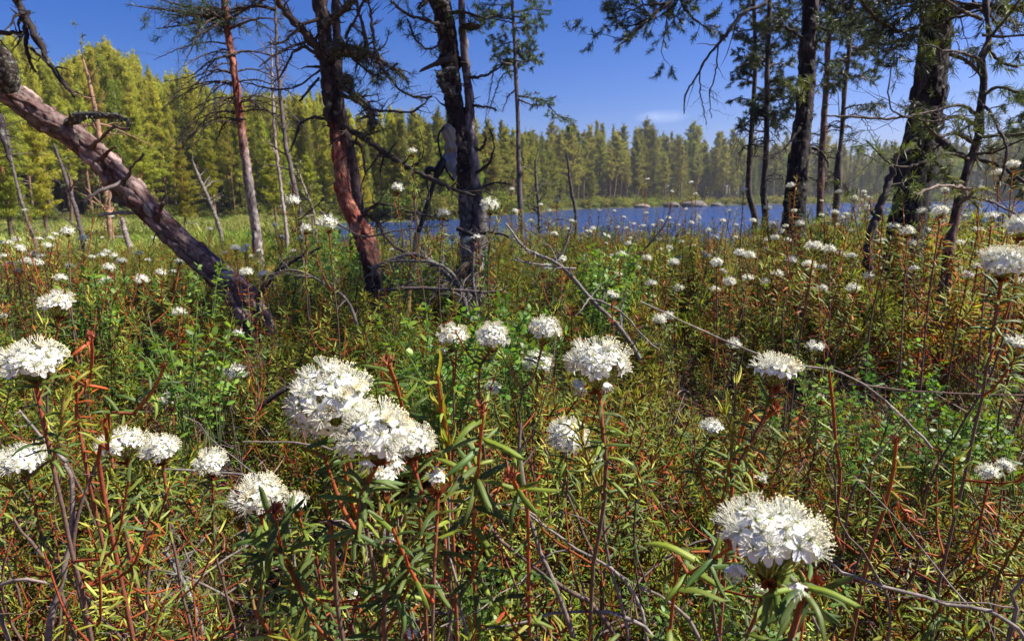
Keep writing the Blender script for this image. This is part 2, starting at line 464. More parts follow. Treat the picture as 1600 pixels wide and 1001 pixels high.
def far_tree(kind, seed, side=0):
    """10 m tall template: returns (trunk mesh, crown mesh)"""
    r = np.random.default_rng(abs(int(seed)))
    tr = MB(); cr = MB(); H = 10.0
    bend = r.normal(0, 0.15, 2)
    def axis(t): return np.array([bend[0] * math.sin(t * 3), bend[1] * math.sin(t * 2.3), H * t])
    ts = np.linspace(0, 0.97, 12)
    if kind == 'pine':
        base, top = np.array((0.16, 0.105, 0.075)), np.array((0.36, 0.155, 0.06))
        r0 = 0.13
    elif kind == 'spruce': base = np.array((0.12, 0.09, 0.07)); top = base; r0 = 0.13
    else: base = np.array((0.45, 0.43, 0.40)); top = np.array((0.3, 0.25, 0.2)); r0 = 0.09
    cols = base + (top - base) * sstep(0.2, 0.5, ts)[:, None]
    tube(tr, [axis(t) for t in ts], r0 * (1 - ts * 0.85), 7, cols)
    cen = []; dr = []
    if kind == 'pine':
        lo = r.uniform(0.18, 0.45)
        wd_ = r.uniform(1.2, 1.9); t = lo; lean_ = r.uniform(0, 6.28)
        while t < 0.97:
            u = (t - lo) / (1 - lo)
            for w_k in range(int(r.integers(3, 6))):
                a = r.uniform(0, 2 * pi)
                L = (0.10 + wd_ * (1 - u) ** (.75 if side == 0 else .6) * min(1, u * 3.5 + .45)) * r.uniform(0.35, 1.15) * (1 + .25 * math.cos(a - lean_))
                el = r.uniform(-0.05, 0.35) + u * 0.55
                d = np.array([math.cos(a) * math.cos(el), math.sin(a) * math.cos(el), math.sin(el)])
                o = axis(t + r.normal(0, .004))
                tube(tr, [o, o + d * L * .5 + (0, 0, .05), o + d * L * .95 + (0, 0, .15)], [0.025, 0.016, 0.006], 3, (0.2, 0.11, 0.06))
                k = int(4 + 13 * L); s = r.uniform(0.25, 1.08, k)
                q = o + d * L * s[:, None] + (0, 0, .12) * (s[:, None] ** 2) + np.cross(d, (0, 0, 1)) * (r.normal(0, .17, (k, 1)) * (0.35 + L * .6)) + r.normal(0, 0.05, (k, 3))
                cen.append(q); dr.append(np.tile(d * 0.5 + (0, 0, .35), (k, 1)))
            t += r.uniform(.022, .040)
        for i in range(9):                                   # dead lower twigs
            t = r.uniform(0.12, lo); a = r.uniform(0, 2 * pi); L = r.uniform(0.4, 1.2); d = np.array([math.cos(a), math.sin(a), r.uniform(-.3, .3)])
            tube(tr, [axis(t), axis(t) + d * L], [0.015, 0.005], 3, (0.2, 0.15, 0.11))
        cen.append(np.array([axis(t) + r.normal(0, .05, 3) for t in np.linspace(.9, 1.02, 12)])); dr.append(np.tile((0, 0, 1.5), (12, 1)))
        clumps(cr, np.concatenate(cen), np.concatenate(dr), 12, 0.065, 0.15, (0.38, 0.38, 0.065) if side == 0 else (0.25, 0.245, 0.065), r, 0.35, .8, .12)
    elif kind == 'spruce':
        nb = 90
        for i in range(nb):
            t = 0.06 + 0.92 * i / nb
            L = (1 - t) ** 1.1 * 1.9 * r.uniform(0.5, 1.2) + 0.04
            a = i * 2.4 + r.uniform(-.4, .4); el = -0.28 + 0.5 * t
            d = np.array([math.cos(a) * math.cos(el), math.sin(a) * math.cos(el), math.sin(el)])
            k = int(3 + 8 * L); s = np.linspace(0.2, 1.0, k)
            q = axis(t) + d * L * s[:, None] + (np.array([0, 0, 0.22]) * (s ** 2)[:, None] * L) + r.normal(0, 0.07, (k, 3))
            cen.append(q); dr.append(np.tile(d + (0, 0, -.3), (k, 1)))
        cen.append(np.array([axis(t) for t in np.linspace(.93, 1.02, 10)])); dr.append(np.tile((0, 0, 1.5), (10, 1)))
        clumps(cr, np.concatenate(cen), np.concatenate(dr), 12, 0.09, 0.14, (0.20, 0.22, 0.05) if side == 0 else (0.15, 0.165, 0.05), r, 0.3, 0.8, .15)
    else:
        nb = 60
        for i in range(nb):
            t = 0.15 + 0.83 * r.random(); u = (t - .15) / .85
            L = (0.5 + 1.3 * math.sin((u * .85 + .15) * pi)) * r.uniform(0.4, 1.1)
            a = r.uniform(0, 2 * pi); el = r.uniform(0.3, 0.9)
            d = np.array([math.cos(a) * math.cos(el), math.sin(a) * math.cos(el), math.sin(el)])
            tube(tr, [axis(t), axis(t) + d * L], [0.02, 0.006], 3, (0.2, 0.15, 0.12))
            k = int(5 + 8 * L); s = r.uniform(0.3, 1.1, k)
            q = axis(t) + d * L * s[:, None] + r.normal(0, 0.15, (k, 3)); cen.append(q); dr.append(np.tile(d, (k, 1)))
        clumps(cr, np.concatenate(cen), np.concatenate(dr), 8, 0.12, 0.14, (0.24, 0.34, 0.045), r, 0.2, 0.9)
    return tr.mesh(kind + '_trunk', M_FARBARK), cr.mesh(kind + '_crown', M_TREE, smooth=False)

FAR = {(k, sd_): [far_tree(k, 100 * j + s, sd_) for s in range(n)] for sd_ in (0, 1) for j, (k, n) in enumerate([('pine', 7), ('spruce', 4), ('birch', 3)])}
_skx = [-300, -100, 0, 60, 120, 190, 230, 270, 310, 350, 400, 450, 490, 530, 600, 660, 720, 800, 900, 1000, 1120, 1240, 1330, 1420, 1500, 1570, 1640, 1800, 2000]
_sky = [40, 70, 90, 70, 112, 78, 98, 128, 116, 148, 150, 160, 150, 172, 188, 186, 196, 208, 214, 210, 222, 232, 236, 236, 232, 222, 170, 140, 120]
FARLABEL = {
 ('pine', 0): ('pine_tree', 'pine', 'sunlit yellow green pine with orange trunk in the forest beyond the sedge meadow', 'pines in the sunlit forest behind the meadow'),
 ('pine', 1): ('pine_tree', 'pine', 'olive green pine in the tree line on the far shore of the lake', 'pines along the far lake shore'),
 ('spruce', 0): ('spruce_tree', 'spruce', 'dark pointed spruce rising among the pines behind the sedge meadow', 'spruces behind the meadow'),
 ('spruce', 1): ('spruce_tree', 'spruce', 'dark pointed spruce in the tree line across the lake', 'spruces along the far lake shore'),
 ('birch', 0): ('birch_tree', 'birch', 'bright green birch at the edge of the forest behind the meadow', 'birches behind the meadow'),
 ('birch', 1): ('birch_tree', 'birch', 'fresh green birch standing by the water on the far shore', 'birches on the far shore'),
}
def fzone(x):
    for a, t in ((60, 'over the top end of the leaning trunk'), (170, 'above the mossy stub of the leaning pine'), (280, 'between leaning pine and slender pine'), (370, 'just left of the slender pine'), (500, 'between slender pine and gnarled pine'),
                 (600, 'between gnarled pine and the landing net'), (720, 'behind the landing net'), (800, 'between twin stemmed pine and shore pine'), (870, 'just right of the shore pine'), (940, 'over the left end of open water'),
                 (1010, 'left of the far shore boulders'), (1090, 'behind the far shore boulders'), (1160, 'between shore boulders and the slim pair'), (1240, 'between slim pair and straight trunk'), (1400, 'between straight and thickest trunk'), (1520, 'behind the thickest trunk')):
        if x < a: return t
    return 'at the right edge behind the crooked pine'
_mass_p, _mass_i, _mass_r, _mass_s = [], [], [], []
def forest():
    r = np.random.default_rng(5)
    n_ind = 0
    order = {}; q_ = 0
    for sd_ in (0, 1):
        for kind in ('pine', 'spruce', 'birch'): order[(kind, sd_)] = q_; q_ += len(FAR[(kind, sd_)])
    for row in range(9):
        step = [15, 12, 11, 10, 10, 10, 10, 10, 10][row]
        for px in np.arange(-330, 1960, step):
            x = px + r.uniform(-9, 9)
            k = (x - 800) / 1000.0
            fe = float(far_edge(k))
            if k < -0.2: d = fe * (1.02 + 0.075 * row + r.uniform(0, 0.06))
            else: d = fe * (1.015 + 0.035 * row + r.uniform(0, 0.025))
            if row == 0 and r.random() < (0.35 if k < -.2 else .6): continue
            if x > 620 and row > 1 and r.random() < 0.25: continue
            p0 = P(x, 330, d); gz = ground(p0[0], p0[1])
            ytop = np.interp(x, _skx, _sky) + abs(r.normal(0, 13)) - 2 + (16 + 22 * r.random() if row == 0 else 0) + (8 * r.random() if row == 1 else 0)
            ytop += 14 * nz(x, row * 9.0, 0, .022) + (6 * nz(x, 5, row, .09))
            if x > 600: ytop += r.normal(0, 8) - 4
            if row < 3 and nz(x, row * 31.0, 3, .035) > .28: continue
            zt = P(x, ytop, d)[2]
            H = max(3.0, zt - gz)
            side = 0 if x < 620 else 1
            u = r.random()
            kind = 'pine'
            if u < (0.08 if side == 0 else 0.2): kind = 'spruce'
            elif u > (0.93 if side == 0 else 0.955) and row < 3: kind = 'birch'; H *= 0.8
            if row == 0 and side == 1 and u > 0.93: H *= 0.55
            t = int(r.integers(len(FAR[(kind, side)])))
            rz = r.uniform(0, 2 * pi); s = H / 10; sx = s * (r.uniform(0.6, .95) if side == 0 else r.uniform(0.7, 1.35))
            if d * 0.0 + row < 2 or (row == 2 and n_ind < 300):
                nm, cat, lab, grp = FARLABEL[(kind, side)]
                wh = fzone(x); lab = {'pine': ('yellow green pine', 'olive green pine'), 'spruce': ('dark pointed spruce', 'dark pointed spruce'), 'birch': ('bright green birch', 'bright green birch')}[kind][side] + [', shorter and nearer,', '', ', standing deeper,'][row] + ' ' + wh
                e = thing(nm, (p0[0], p0[1], gz - 0.1), lab.replace(', in', ' in') if 0 else lab, cat, 'forest trees ' + wh)
                e.rotation_euler = (0, 0, rz); e.scale = (sx, sx, s)
                link('trunk', FAR[(kind, side)][t][0], e); link('crown', FAR[(kind, side)][t][1], e)
                n_ind += 1
            else:
                _mass_p.append((p0[0], p0[1], gz - 0.1)); _mass_i.append(order[(kind, side)] + t)
                _mass_r.append((0, 0, rz)); _mass_s.append((sx, sx, s))
    # joined trunk + crown templates for the depth of the forest
    tm = []
    for kind in order:
        for a, b in FAR[kind]:
            me = bpy.data.meshes.new('forest_tree'); 
            va = np.zeros(len(a.vertices) * 3, np.float32); a.vertices.foreach_get('co', va)
            vb = np.zeros(len(b.vertices) * 3, np.float32); b.vertices.foreach_get('co', vb)
            ca = np.zeros(len(a.vertices) * 4, np.float32); a.attributes['col'].data.foreach_get('color', ca)
            cb = np.zeros(len(b.vertices) * 4, np.float32); b.attributes['col'].data.foreach_get('color', cb)
            m = MB(); fa = np.array([p.vertices[:] for p in a.polygons if len(p.vertices) == 4])
            m.add(va.reshape(-1, 3), fa, ca.reshape(-1, 4)[:, :3])
            lb = np.zeros(len(b.loops), np.int32); b.loops.foreach_get('vertex_index', lb)
            m.add(vb.reshape(-1, 3), lb.reshape(-1, 3), cb.reshape(-1, 4)[:, :3])
            tm.append(m.mesh('forest_tree', M_TREE, False))
    scatter('forest', tm, _mass_p, _mass_i, _mass_r, _mass_s, 'deep mixed conifer forest behind the front row of trees', 'forest')
forest()

for px, d, H, lab in ((14, 22, 6.0, 'bushy yellow green young pine at the left edge of the meadow'), (70, 27, 6.0, 'yellow green young pine between the two slanting dead stems'), (225, 33, 6.0, 'young pine seen just above the middle of the leaning trunk'),
    (288, 30, 4.2, 'short young pine in the meadow below the leaning trunk bend'), (338, 26, 4.0, 'short young pine just left of the slender pine foot'), (432, 30, 4.2, 'young pine right behind the two thin bare stems'),
    (488, 22, 3.0, 'small yellow green pine left of the gnarled pine'), (566, 36, 4.6, 'young pine between gnarled pine and its dead branches'), (642, 42, 4.6, 'young pine on the shore left of the landing net'), (108, 40, 8.0, 'taller young pine standing before the forest over the slanting stem'), (-60, 24, 6.0, 'young pine cut by the left edge')):
    p_ = P(px, 340, d); gz_ = ground(p_[0], p_[1]); e = thing('young_meadow_pine', (p_[0], p_[1], gz_ - .05), lab, 'young pine')
    e.rotation_euler = (0, 0, px); e.scale = (H / 10 * 1.15, H / 10 * 1.15, H / 10)
    link('trunk', FAR[('pine', 0)][abs(px) % 7][0], e); link('crown', FAR[('pine', 0)][abs(px) % 7][1], e)

# rocks on the far shore, a pale log lying at the waterline
def rock(px, py, d, w_, h_, col, label):
    r = np.random.default_rng(int(px))
    n, m = 14, 9
    v = []
    for i in range(m + 1):
        ph = pi * i / m
        for j in range(n):
            a = 2 * pi * j / n
            q = np.array([math.sin(ph) * math.cos(a), math.sin(ph) * math.sin(a), math.cos(ph)])
            q = q * (1 + 0.28 * nz(q[0] + px, q[1], q[2], 1.6) + 0.1 * nz(q[0] + px, q[1], q[2], 5))
            v.append(q * (w_, w_ * .7, h_))
    i = np.arange(m)[:, None] * n; j = np.arange(n)[None]; k = (j + 1) % n
    f = np.stack([i + j, i + n + j, i + n + k, i + k], -1).reshape(-1, 4)
    mb = MB(); mb.add(v, f, col)
    o = mb.obj('rock', M_ROCK); p = P(px, py, d); o.location = Vector((p[0], p[1], WATER + h_ * 0.35))
    tag(o, label, 'rock')
M_ROCK = woody('granite', 1.5, 0.4, 0.6, 0.9, 0.4, 0.1)
rock(1085, 320, 150, 3.2, 1.1, (0.13, 0.105, 0.09), 'broad pale boulder at the waterline of the far shore, largest of the shore rocks')
rock(1048, 320, 154, 2.0, 1.0, (0.10, 0.08, 0.065), 'brown rounded boulder left of the broad pale one on the far shore')
rock(1003, 321, 152, 1.9, 0.7, (0.18, 0.13, 0.10), 'low reddish rock at the water edge right of the young birch on the far shore')
rock(1120, 318, 156, 1.5, 0.7, (0.13, 0.11, 0.10), 'small light rock at the right end of the far shore boulders')
rock(300, 352, 38, 0.55, 0.35, (0.34, 0.32, 0.31), 'grey boulder lying in the sedge meadow behind the leaning pine')

# ------------------------------------------------------------------ pines of the near bog
def bark(mb, pts, rad, seg=0.013, sides=52, plate=22, amp=0.006, cols=None, stretch=0.45, seed=0, t_col=None):
    """bark with raised plates and cracks as geometry; pts (n,3), rad (n,)"""
    L = np.linalg.norm(np.diff(pts, axis=0), axis=1).sum()
    n = max(8, int(L / seg))
    q = spline(np.hstack([pts, np.asarray(rad)[:, None]]), n)
    p, rr = q[:, :3], q[:, 3] * 0.80 - amp * 0.5
    t = nrm(np.gradient(p, axis=0)); a = nrm(np.cross(t, (0.12, 1, 0.1))); b = np.cross(t, a)
    s = np.r_[0, np.cumsum(np.linalg.norm(np.diff(p, axis=0), axis=1))]
    V = np.empty((n, sides, 3)); C = np.empty((n, sides, 3))
    rnd = random.Random(seed); th = [2 * pi * j / sides for j in range(sides)]
    cs = [(math.cos(x), math.sin(x)) for x in th]
    for i in range(n):
        r0 = rr[i]
        ca, cb = cols(s[i] / L)
        for j in range(sides):
            c, sn = cs[j]
            u = Vector((c * r0 * plate, sn * r0 * plate, s[i] * plate * stretch + seed * 3.3))
            wob = noise.noise(u * 0.7) * 0.6
            dd, pp = noise.voronoi(u + Vector((wob, wob, wob)))
            e = min(1.0, (dd[1] - dd[0]) * 4.5)
            cell = noise.cell(pp[0] * 7.3)
            off = amp * (e ** 0.6) * (0.45 + 0.9 * abs(cell)) + 0.05 * r0 * noise.noise(u * 0.12) + amp * 0.5 * noise.noise(u * 2.6)
            if abs(cell) > 0.8: off += amp * 1.2 * e * math.sin(min(1, dd[0]) * 2.5)
            V[i, j] = p[i] + (r0 + off) * (c * a[i] + sn * b[i])
            k = 0.35 + 0.65 * e
            mixv = 0.5 + 0.8 * noise.noise(u * 0.55 + Vector((9, 1, 4))) + 0.5 * cell
            mixv = min(1, max(0, mixv))
            C[i, j] = (ca * (1 - mixv) + cb * mixv) * k * (0.6 + 0.75 * abs(cell))
    i = np.arange(n - 1)[:, None] * sides; j = np.arange(sides)[None]; k = (j + 1) % sides
    f = np.stack([i + j, i + k, i + sides + k, i + sides + j], -1).reshape(-1, 4)
    mb.add(V.reshape(-1, 3), f, C.reshape(-1, 3))
    return q

def tufts(mb, tips, dirs, n=26, L=0.045, wid=0.0011, col=(0.07, 0.10, 0.035), rng=rg, back=0.05, spread=0.9):
    """needle bundles at twig ends"""
    tips = np.asarray(tips); N = len(tips)
    if N == 0: return
    d = np.repeat(nrm(dirs), n, 0)
    o = np.repeat(tips, n, 0) - d * rng.uniform(0, back, (N * n, 1))
    a = nrm(d * rng.uniform(0.5, 1.1, (N * n, 1)) + rng.normal(0, spread * 0.55, (N * n, 3)))
    l = L * rng.uniform(0.6, 1.15, (N * n, 1))
    b = nrm(np.cross(a, rng.normal(0, 1, (N * n, 3)))) * wid
    m_ = o + a * l * .55 + np.array([0, 0, -.04]) * l
    v = np.stack([o - b * .6, o + b * .6, m_ + b, m_ - b, o + a * l + np.array([0, 0, -.15]) * l], 1)
    base = np.arange(N * n)[:, None] * 5
    C = np.repeat(np.repeat(rng.uniform(0.7, 1.3, (N, 1)), n, 0) * rng.uniform(0.75, 1.25, (N * n, 1)) * np.asarray(col), 5, 0)
    vv = v.reshape(-1, 3)
    mb.add(vv, base + np.array([[0, 1, 2, 3]]), C)
    mb.f3.append(base + np.array([[3, 2, 4]]) + (mb.n - len(vv)))

def limb(mb, p, d, L, r0, lev, rng, col, gn=0.35, droop=0.0, tips=None, kids=5.0, step=None, ang=(35, 75), kl=(0.3, 0.6), sides=5, minL=0.03):
    n = max(4, min(16, int(L / (step or L / 7)))) 
    h = L / n; pts = [np.array(p, float)]; d = nrm(np.array(d, float)); ds = [d]
    for i in range(n):
        d = nrm(d + rng.normal(0, gn, 3) * 0.5 + np.array([0, 0, -droop]) * (h / 0.1) * 0.1)
        pts.append(pts[-1] + d * h); ds.append(d)
    pts = np.array(pts)
    rad = r0 * (1 - 0.8 * np.linspace(0, 1, n + 1)) * (1 + 0.15 * rng.normal(0, 1, n + 1).clip(-1, 1))
    tube(mb, pts, np.maximum(rad, 0.0005), sides, np.asarray(col) * rng.uniform(0.75, 1.25))
    if lev > 0:
        for _ in range(int(kids + rng.random())):
            i = int(rng.integers(1, n + 1)); a = R(rng.uniform(*ang))
            side = nrm(np.cross(ds[i], rng.normal(0, 1, 3)))
            dd = ds[i] * math.cos(a) + side * math.sin(a)
            l2 = L * rng.uniform(*kl) * (1 - 0.5 * i / n)
            if l2 > minL: limb(mb, pts[i], dd, l2, max(rad[i] * 0.6, 0.0006), lev - 1, rng, col, gn, droop, tips, kids * 0.75, None, ang, kl, max(3, sides - 1), minL)
    if tips is not None and lev <= 1: tips.append((pts[-1], ds[-1]))
    return pts

def px_path(rows):
    """rows (px, py, depth, width in px) -> points, radii"""
    pts = np.array([P(a, b, c) for a, b, c, _ in rows]); rad = np.array([r[3] * r[2] / 2000.0 for r in rows])
    return pts, rad

def traced(parent, rows, col, mat, seed, kids=6, lev=2, kl=(0.15, 0.35), gn=0.4, tip=None, name='branch', moss=0, droop=0.1, jag=0.004, sides=7, ang=(35, 75)):
    """a branch traced from the photograph with twigs of its own"""
    rng = np.random.default_rng(abs(int(seed)))
    pts, rad = px_path(rows)
    L = np.linalg.norm(np.diff(pts, axis=0), axis=1).sum()
    n = max(12, int(L / 0.02))
    q = spline(np.hstack([pts, rad[:, None]]), min(n, 90))
    p = q[:, :3] + rng.normal(0, jag, (len(q), 3)) * 0.6; q[2:-2, :3] = (q[:-4, :3] + q[1:-3, :3] + q[2:-2, :3] + q[3:-1, :3] + q[4:, :3]) / 5; p = q[:, :3] + rng.normal(0, jag, (len(q), 3)) * (0.55 if name == 'stem' else 0.6); rr = q[:, 3] * (1 + (0.06 if name == 'stem' else 0.14) * rng.normal(0, 1, len(q)).clip(-1.2, 1.6))
    mb = MB(); tube(mb, p, np.maximum(rr, 0.0007), sides, np.asarray(col) * rng.uniform(0.7, 1.3, (len(q), 1)))
    tips = [] if tip is not None else None
    ds = nrm(np.gradient(q[:, :3], axis=0))
    for _ in range(kids):
        i = int(rng.uniform(0.08, 1) * (len(q) - 1)); a = R(rng.uniform(*ang))
        side = nrm(np.cross(ds[i], rng.normal(0, 1, 3)))
        limb(mb, q[i, :3], ds[i] * math.cos(a) + side * math.sin(a), L * rng.uniform(*kl), max(rr[i] * 0.45, 0.0009), lev - 1, rng, col, gn, droop, tips, 4.5)
    if moss:                                              # shaggy lichen along the branch
        k = moss; i = rng.integers(0, len(q), k)
        o = q[i, :3] + rng.normal(0, 1, (k, 3)) * rr[i][:, None] * 0.8
        a = nrm(rng.normal(0, 1, (k, 3)) + (0, 0, -0.3)); l = rng.uniform(0.006, 0.022, (k, 1)) * (1 + rr[i][:, None] * 12); b = nrm(np.cross(a, rng.normal(0, 1, (k, 3)))) * 0.0016
        v = np.stack([o - b, o + b, o + a * l], 1)
        mb.add(v.reshape(-1, 3), np.arange(3 * k).reshape(-1, 3), np.repeat(rng.uniform(0.5, 1.4, (k, 1)) * np.array((0.045, 0.042, 0.036)), 3, 0))
    o = mb.obj(name, mat, parent)
    if tips:
        if len(tips) > 12: tips = [t_ for t_ in tips if rng.random() < 0.55]
        tips.append((q[-1, :3], ds[-1]))
        nb = MB(); tufts(nb, [t[0] for t in tips], [t[1] for t in tips], rng=rng, **tip)
        tag(nb.obj('needles', M_NEEDLE, o), kind='stuff')
    return o

A = np.array
RED, REDL = A((0.20, 0.062, 0.030)), A((0.36, 0.15, 0.085))
GRY, GRYL = A((0.11, 0.085, 0.085)), A((0.27, 0.23, 0.22))
DRK, DRKL = A((0.020, 0.014, 0.014)), A((0.055, 0.040, 0.038))
def two(a0, a1, b0, b1, lo, hi):
    def f(t):
        u = float(sstep(lo, hi, t)); return a0 * (1 - u) + b0 * u, a1 * (1 - u) + b1 * u
    return f

def pine(name, label, rows, cols, plate=22, amp=0.006, seed=0, sides=52, seg=0.013, mat=None, cat='pine', stretch=0.45):
    pts, rad = px_path(rows)
    base = pts[0].copy(); base[2] = ground(base[0], base[1]) - 0.03
    e = thing(name, base, label, cat)
    if pts[0][2] > base[2] + 0.02:
        pts = np.vstack([base, pts]); rad = np.r_[rad[0] * 1.15, rad]
    mb = MB(); bark(mb, pts - base, rad, seg, sides, plate, amp, cols, stretch, seed)
    mb.obj('trunk', mat or M_BARK, e)
    return e

def stubs(parent, rows, col, seed, cnt, L=(0.03, 0.09), lo=0.05, hi=0.95, mat=None, r0=0.006, kids=1):
    pts, rad = px_path(rows); q = spline(np.hstack([pts, rad[:, None]]), 120); rng = np.random.default_rng(abs(int(seed)))
    t = nrm(np.gradient(q[:, :3], axis=0))
    for _ in range(cnt):
        i = int(rng.uniform(lo, hi) * 119); s = nrm(np.cross(t[i], rng.normal(0, 1, 3)))
        mb = MB(); limb(mb, q[i, :3] + s * q[i, 3] * 0.6, s + t[i] * 0.3, q[i, 3] + rng.uniform(*L), r0 * rng.uniform(.6, 1.2), 1, rng, col, 0.5, 0.1, None, kids)
        own(mb, 'branch_stub', mat or M_TWIG, parent)

def own(mb, name, mat, parent):
    """link a mesh built in world space under a thing standing elsewhere"""
    o = mb.obj(name, mat); o.parent = parent; o.matrix_parent_inverse = Matrix.Translation(-parent.location)
    return o

_tr = traced
def traced(parent, *a, **k):
    o = _tr(None, *a, **k); o.parent = parent; o.matrix_parent_inverse = Matrix.Translation(-parent.location); return o

# 1 the leaning pine on the left
LEAN = [(470, 640, 3.05, 72), (428, 565, 3.0, 68), (404, 512, 2.97, 59), (372, 458, 2.93, 54), (335, 424, 2.9, 49), (294, 388, 2.87, 45), (245, 341, 2.82, 44), (196, 289, 2.76, 47),
        (158, 250, 2.72, 45), (112, 210, 2.67, 47), (60, 178, 2.62, 45), (8, 140, 2.57, 47), (-80, 70, 2.5, 41), (-220, -60, 2.4, 36)]
e = pine('leaning_pine', 'thick leaning pine trunk with flaky reddish and grey bark, falling away to the left', LEAN,
         lambda t: (A((0.085, 0.028, 0.028)) * (0.6 + .4 * t) + GRY * .2, A((0.25, 0.17, 0.165))), 38, 0.007, 1, 96, 0.0085)
MOSSY = (0.065, 0.055, 0.048)
traced(e, [(100, 196, 2.64, 11), (120, 184, 2.6, 15), (134, 181, 2.57, 11), (150, 179, 2.55, 14), (166, 182, 2.53, 10), (182, 180, 2.52, 11), (197, 186, 2.5, 7), (203, 196, 2.5, 4)], MOSSY, M_LICH, 21, 12, 1, (0.08, 0.2), moss=260, name='broken_branch')
traced(e, [(140, 232, 2.66, 8), (158, 219, 2.58, 5), (170, 202, 2.55, 4), (184, 196, 2.53, 5), (202, 203, 2.52, 4)], (0.12, 0.07, 0.06), M_TWIG, 22, 3, 1, (0.1, 0.2), name='curved_stub')
traced(e, [(158, 250, 2.66, 8), (170, 236, 2.6, 5), (182, 228, 2.57, 2)], (0.13, 0.05, 0.04), M_TWIG, 23, 2, 1, (0.2, 0.3), name='branch_stub')
traced(e, [(192, 288, 2.68, 8), (206, 262, 2.6, 4), (218, 250, 2.58, 4), (225, 240, 2.57, 5)], (0.10, 0.07, 0.065), M_TWIG, 24, 2, 1, (0.1, 0.2), name='curved_stub')
traced(e, [(190, 285, 2.66, 6), (160, 298, 2.6, 5), (145, 302, 2.58, 5), (133, 315, 2.57, 3)], (0.16, 0.13, 0.12), M_TWIG, 25, 2, 1, (0.1, 0.2), name='bark_strip')
traced(e, [(245, 345, 2.78, 9), (252, 325, 2.74, 7), (256, 316, 2.73, 6)], (0.12, 0.06, 0.05), M_TWIG, 26, 1, 1, name='branch_stub')
traced(e, [(210, 332, 2.8, 6), (180, 333, 2.76, 5), (155, 336, 2.74, 4)], (0.3, 0.27, 0.24), M_TWIG, 27, 3, 1, name='branch_stub')
traced(e, [(15, 140, 2.5, 26), (12, 115, 2.47, 32), (5, 88, 2.45, 24), (0, 76, 2.45, 10)], (0.035, 0.024, 0.02), M_LICH, 28, 9, 2, (0.3, 0.6), moss=260, name='knotted_stump')
traced(e, [(400, 470, 2.8, 10), (430, 425, 2.72, 7), (465, 405, 2.7, 5), (500, 385, 2.68, 3)], (0.08, 0.06, 0.055), M_TWIG, 29, 7, 2, (0.15, 0.3), name='dead_branch')
HANG = [(-60, -120, 2.3, 16), (10, -30, 2.25, 13), (38, 28, 2.2, 12), (60, 62, 2.18, 11), (76, 94, 2.17, 8), (98, 128, 2.16, 7), (116, 150, 2.15, 5)]
DK = (0.026, 0.019, 0.018)
traced(e, HANG, DK, M_BARKD, 30, 9, 2, (0.10, 0.22), moss=160, name='hanging_branch')
traced(e, [(45, 20, 2.2, 8), (40, 60, 2.19, 6), (46, 95, 2.18, 5), (52, 112, 2.18, 3)], DK, M_BARKD, 31, 4, 1, moss=80, name='hanging_twig')
traced(e, [(-90, 40, 2.3, 9), (-20, 48, 2.25, 8), (14, 52, 2.22, 7), (34, 53, 2.2, 6)], DK, M_BARKD, 32, 3, 1, name='branch_stub')
traced(e, [(48, 75, 2.2, 5), (75, 100, 2.2, 3), (95, 130, 2.2, 2)], DK, M_BARKD, 33, 3, 1, name='hanging_twig')
traced(e, [(-10, 170, 2.5, 16), (2, 190, 2.5, 14), (4, 215, 2.5, 8), (14, 245, 2.5, 5), (18, 260, 2.5, 3)], (0.035, 0.025, 0.03), M_BARKD, 34, 5, 1, moss=100, name='hanging_twig')
stubs(e, LEAN, (0.12, 0.07, 0.06), 41, 9, (0.01, 0.04))

# 2 slender pine with red bark behind the meadow edge
S2 = [(402, 385, 7.6, 18), (400, 360, 7.6, 17), (392, 310, 7.5, 17), (386, 265, 7.5, 16), (379, 215, 7.5, 15), (372, 160, 7.4, 14), (364, 100, 7.4, 13), (356, 50, 7.4, 13), (350, 0, 7.3, 12), (344, -120, 7.2, 10), (340, -300, 7, 7)]
e = pine('slender_pine', 'slender pine with red upper bark and grey foot at the meadow edge', S2, two(GRY, GRYL, RED, REDL * .8, 0.22, 0.42), 22, 0.006, 2, 30, 0.022)
rr_ = np.random.default_rng(77)
NEED1 = dict(n=16, L=0.07, wid=0.0024, col=(0.05, 0.085, 0.05), back=0.10)
for k in range(34):
    y = rr_.uniform(10, 200); sx = rr_.choice([-1, 1]); x0 = np.interp(y, [0, 100, 200], [350, 364, 376])
    ln = rr_.uniform(50, 120); dr = rr_.uniform(20, 70); z = rr_.uniform(-0.6, 0.6)
    traced(e, [(x0, y, 7.4, 3), (x0 + sx * ln * .3, y - 4, 7.4 + z * .3, 2.4), (x0 + sx * ln * .65, y + dr * .25, 7.4 + z * .7, 1.8), (x0 + sx * ln, y + dr, 7.4 + z, 1.0)], (0.06, 0.045, 0.04), M_TWIG, 200 + k, 6, 2, (0.2, 0.4), 0.3, None, 'dead_branch', 0, 0.5, 0.006, 4)
for k, (x1, y1) in enumerate([(230, -8), (260, 22), (245, 45), (300, 60), (420, -5), (200, 8), (310, 10), (275, -30), (290, 35), (440, 30)]):
    traced(e, [(356, 20 + 3 * k, 7.4, 5), ((356 + x1) / 2, (20 + y1) / 2 + 5, 7.2, 3.5), (x1, y1, 7.0, 1.2)], (0.07, 0.05, 0.04), M_TWIG, 240 + k, 10, 2, (0.2, 0.4), 0.3, NEED1, 'needle_branch', 0, 0.1, 0.006, 4)
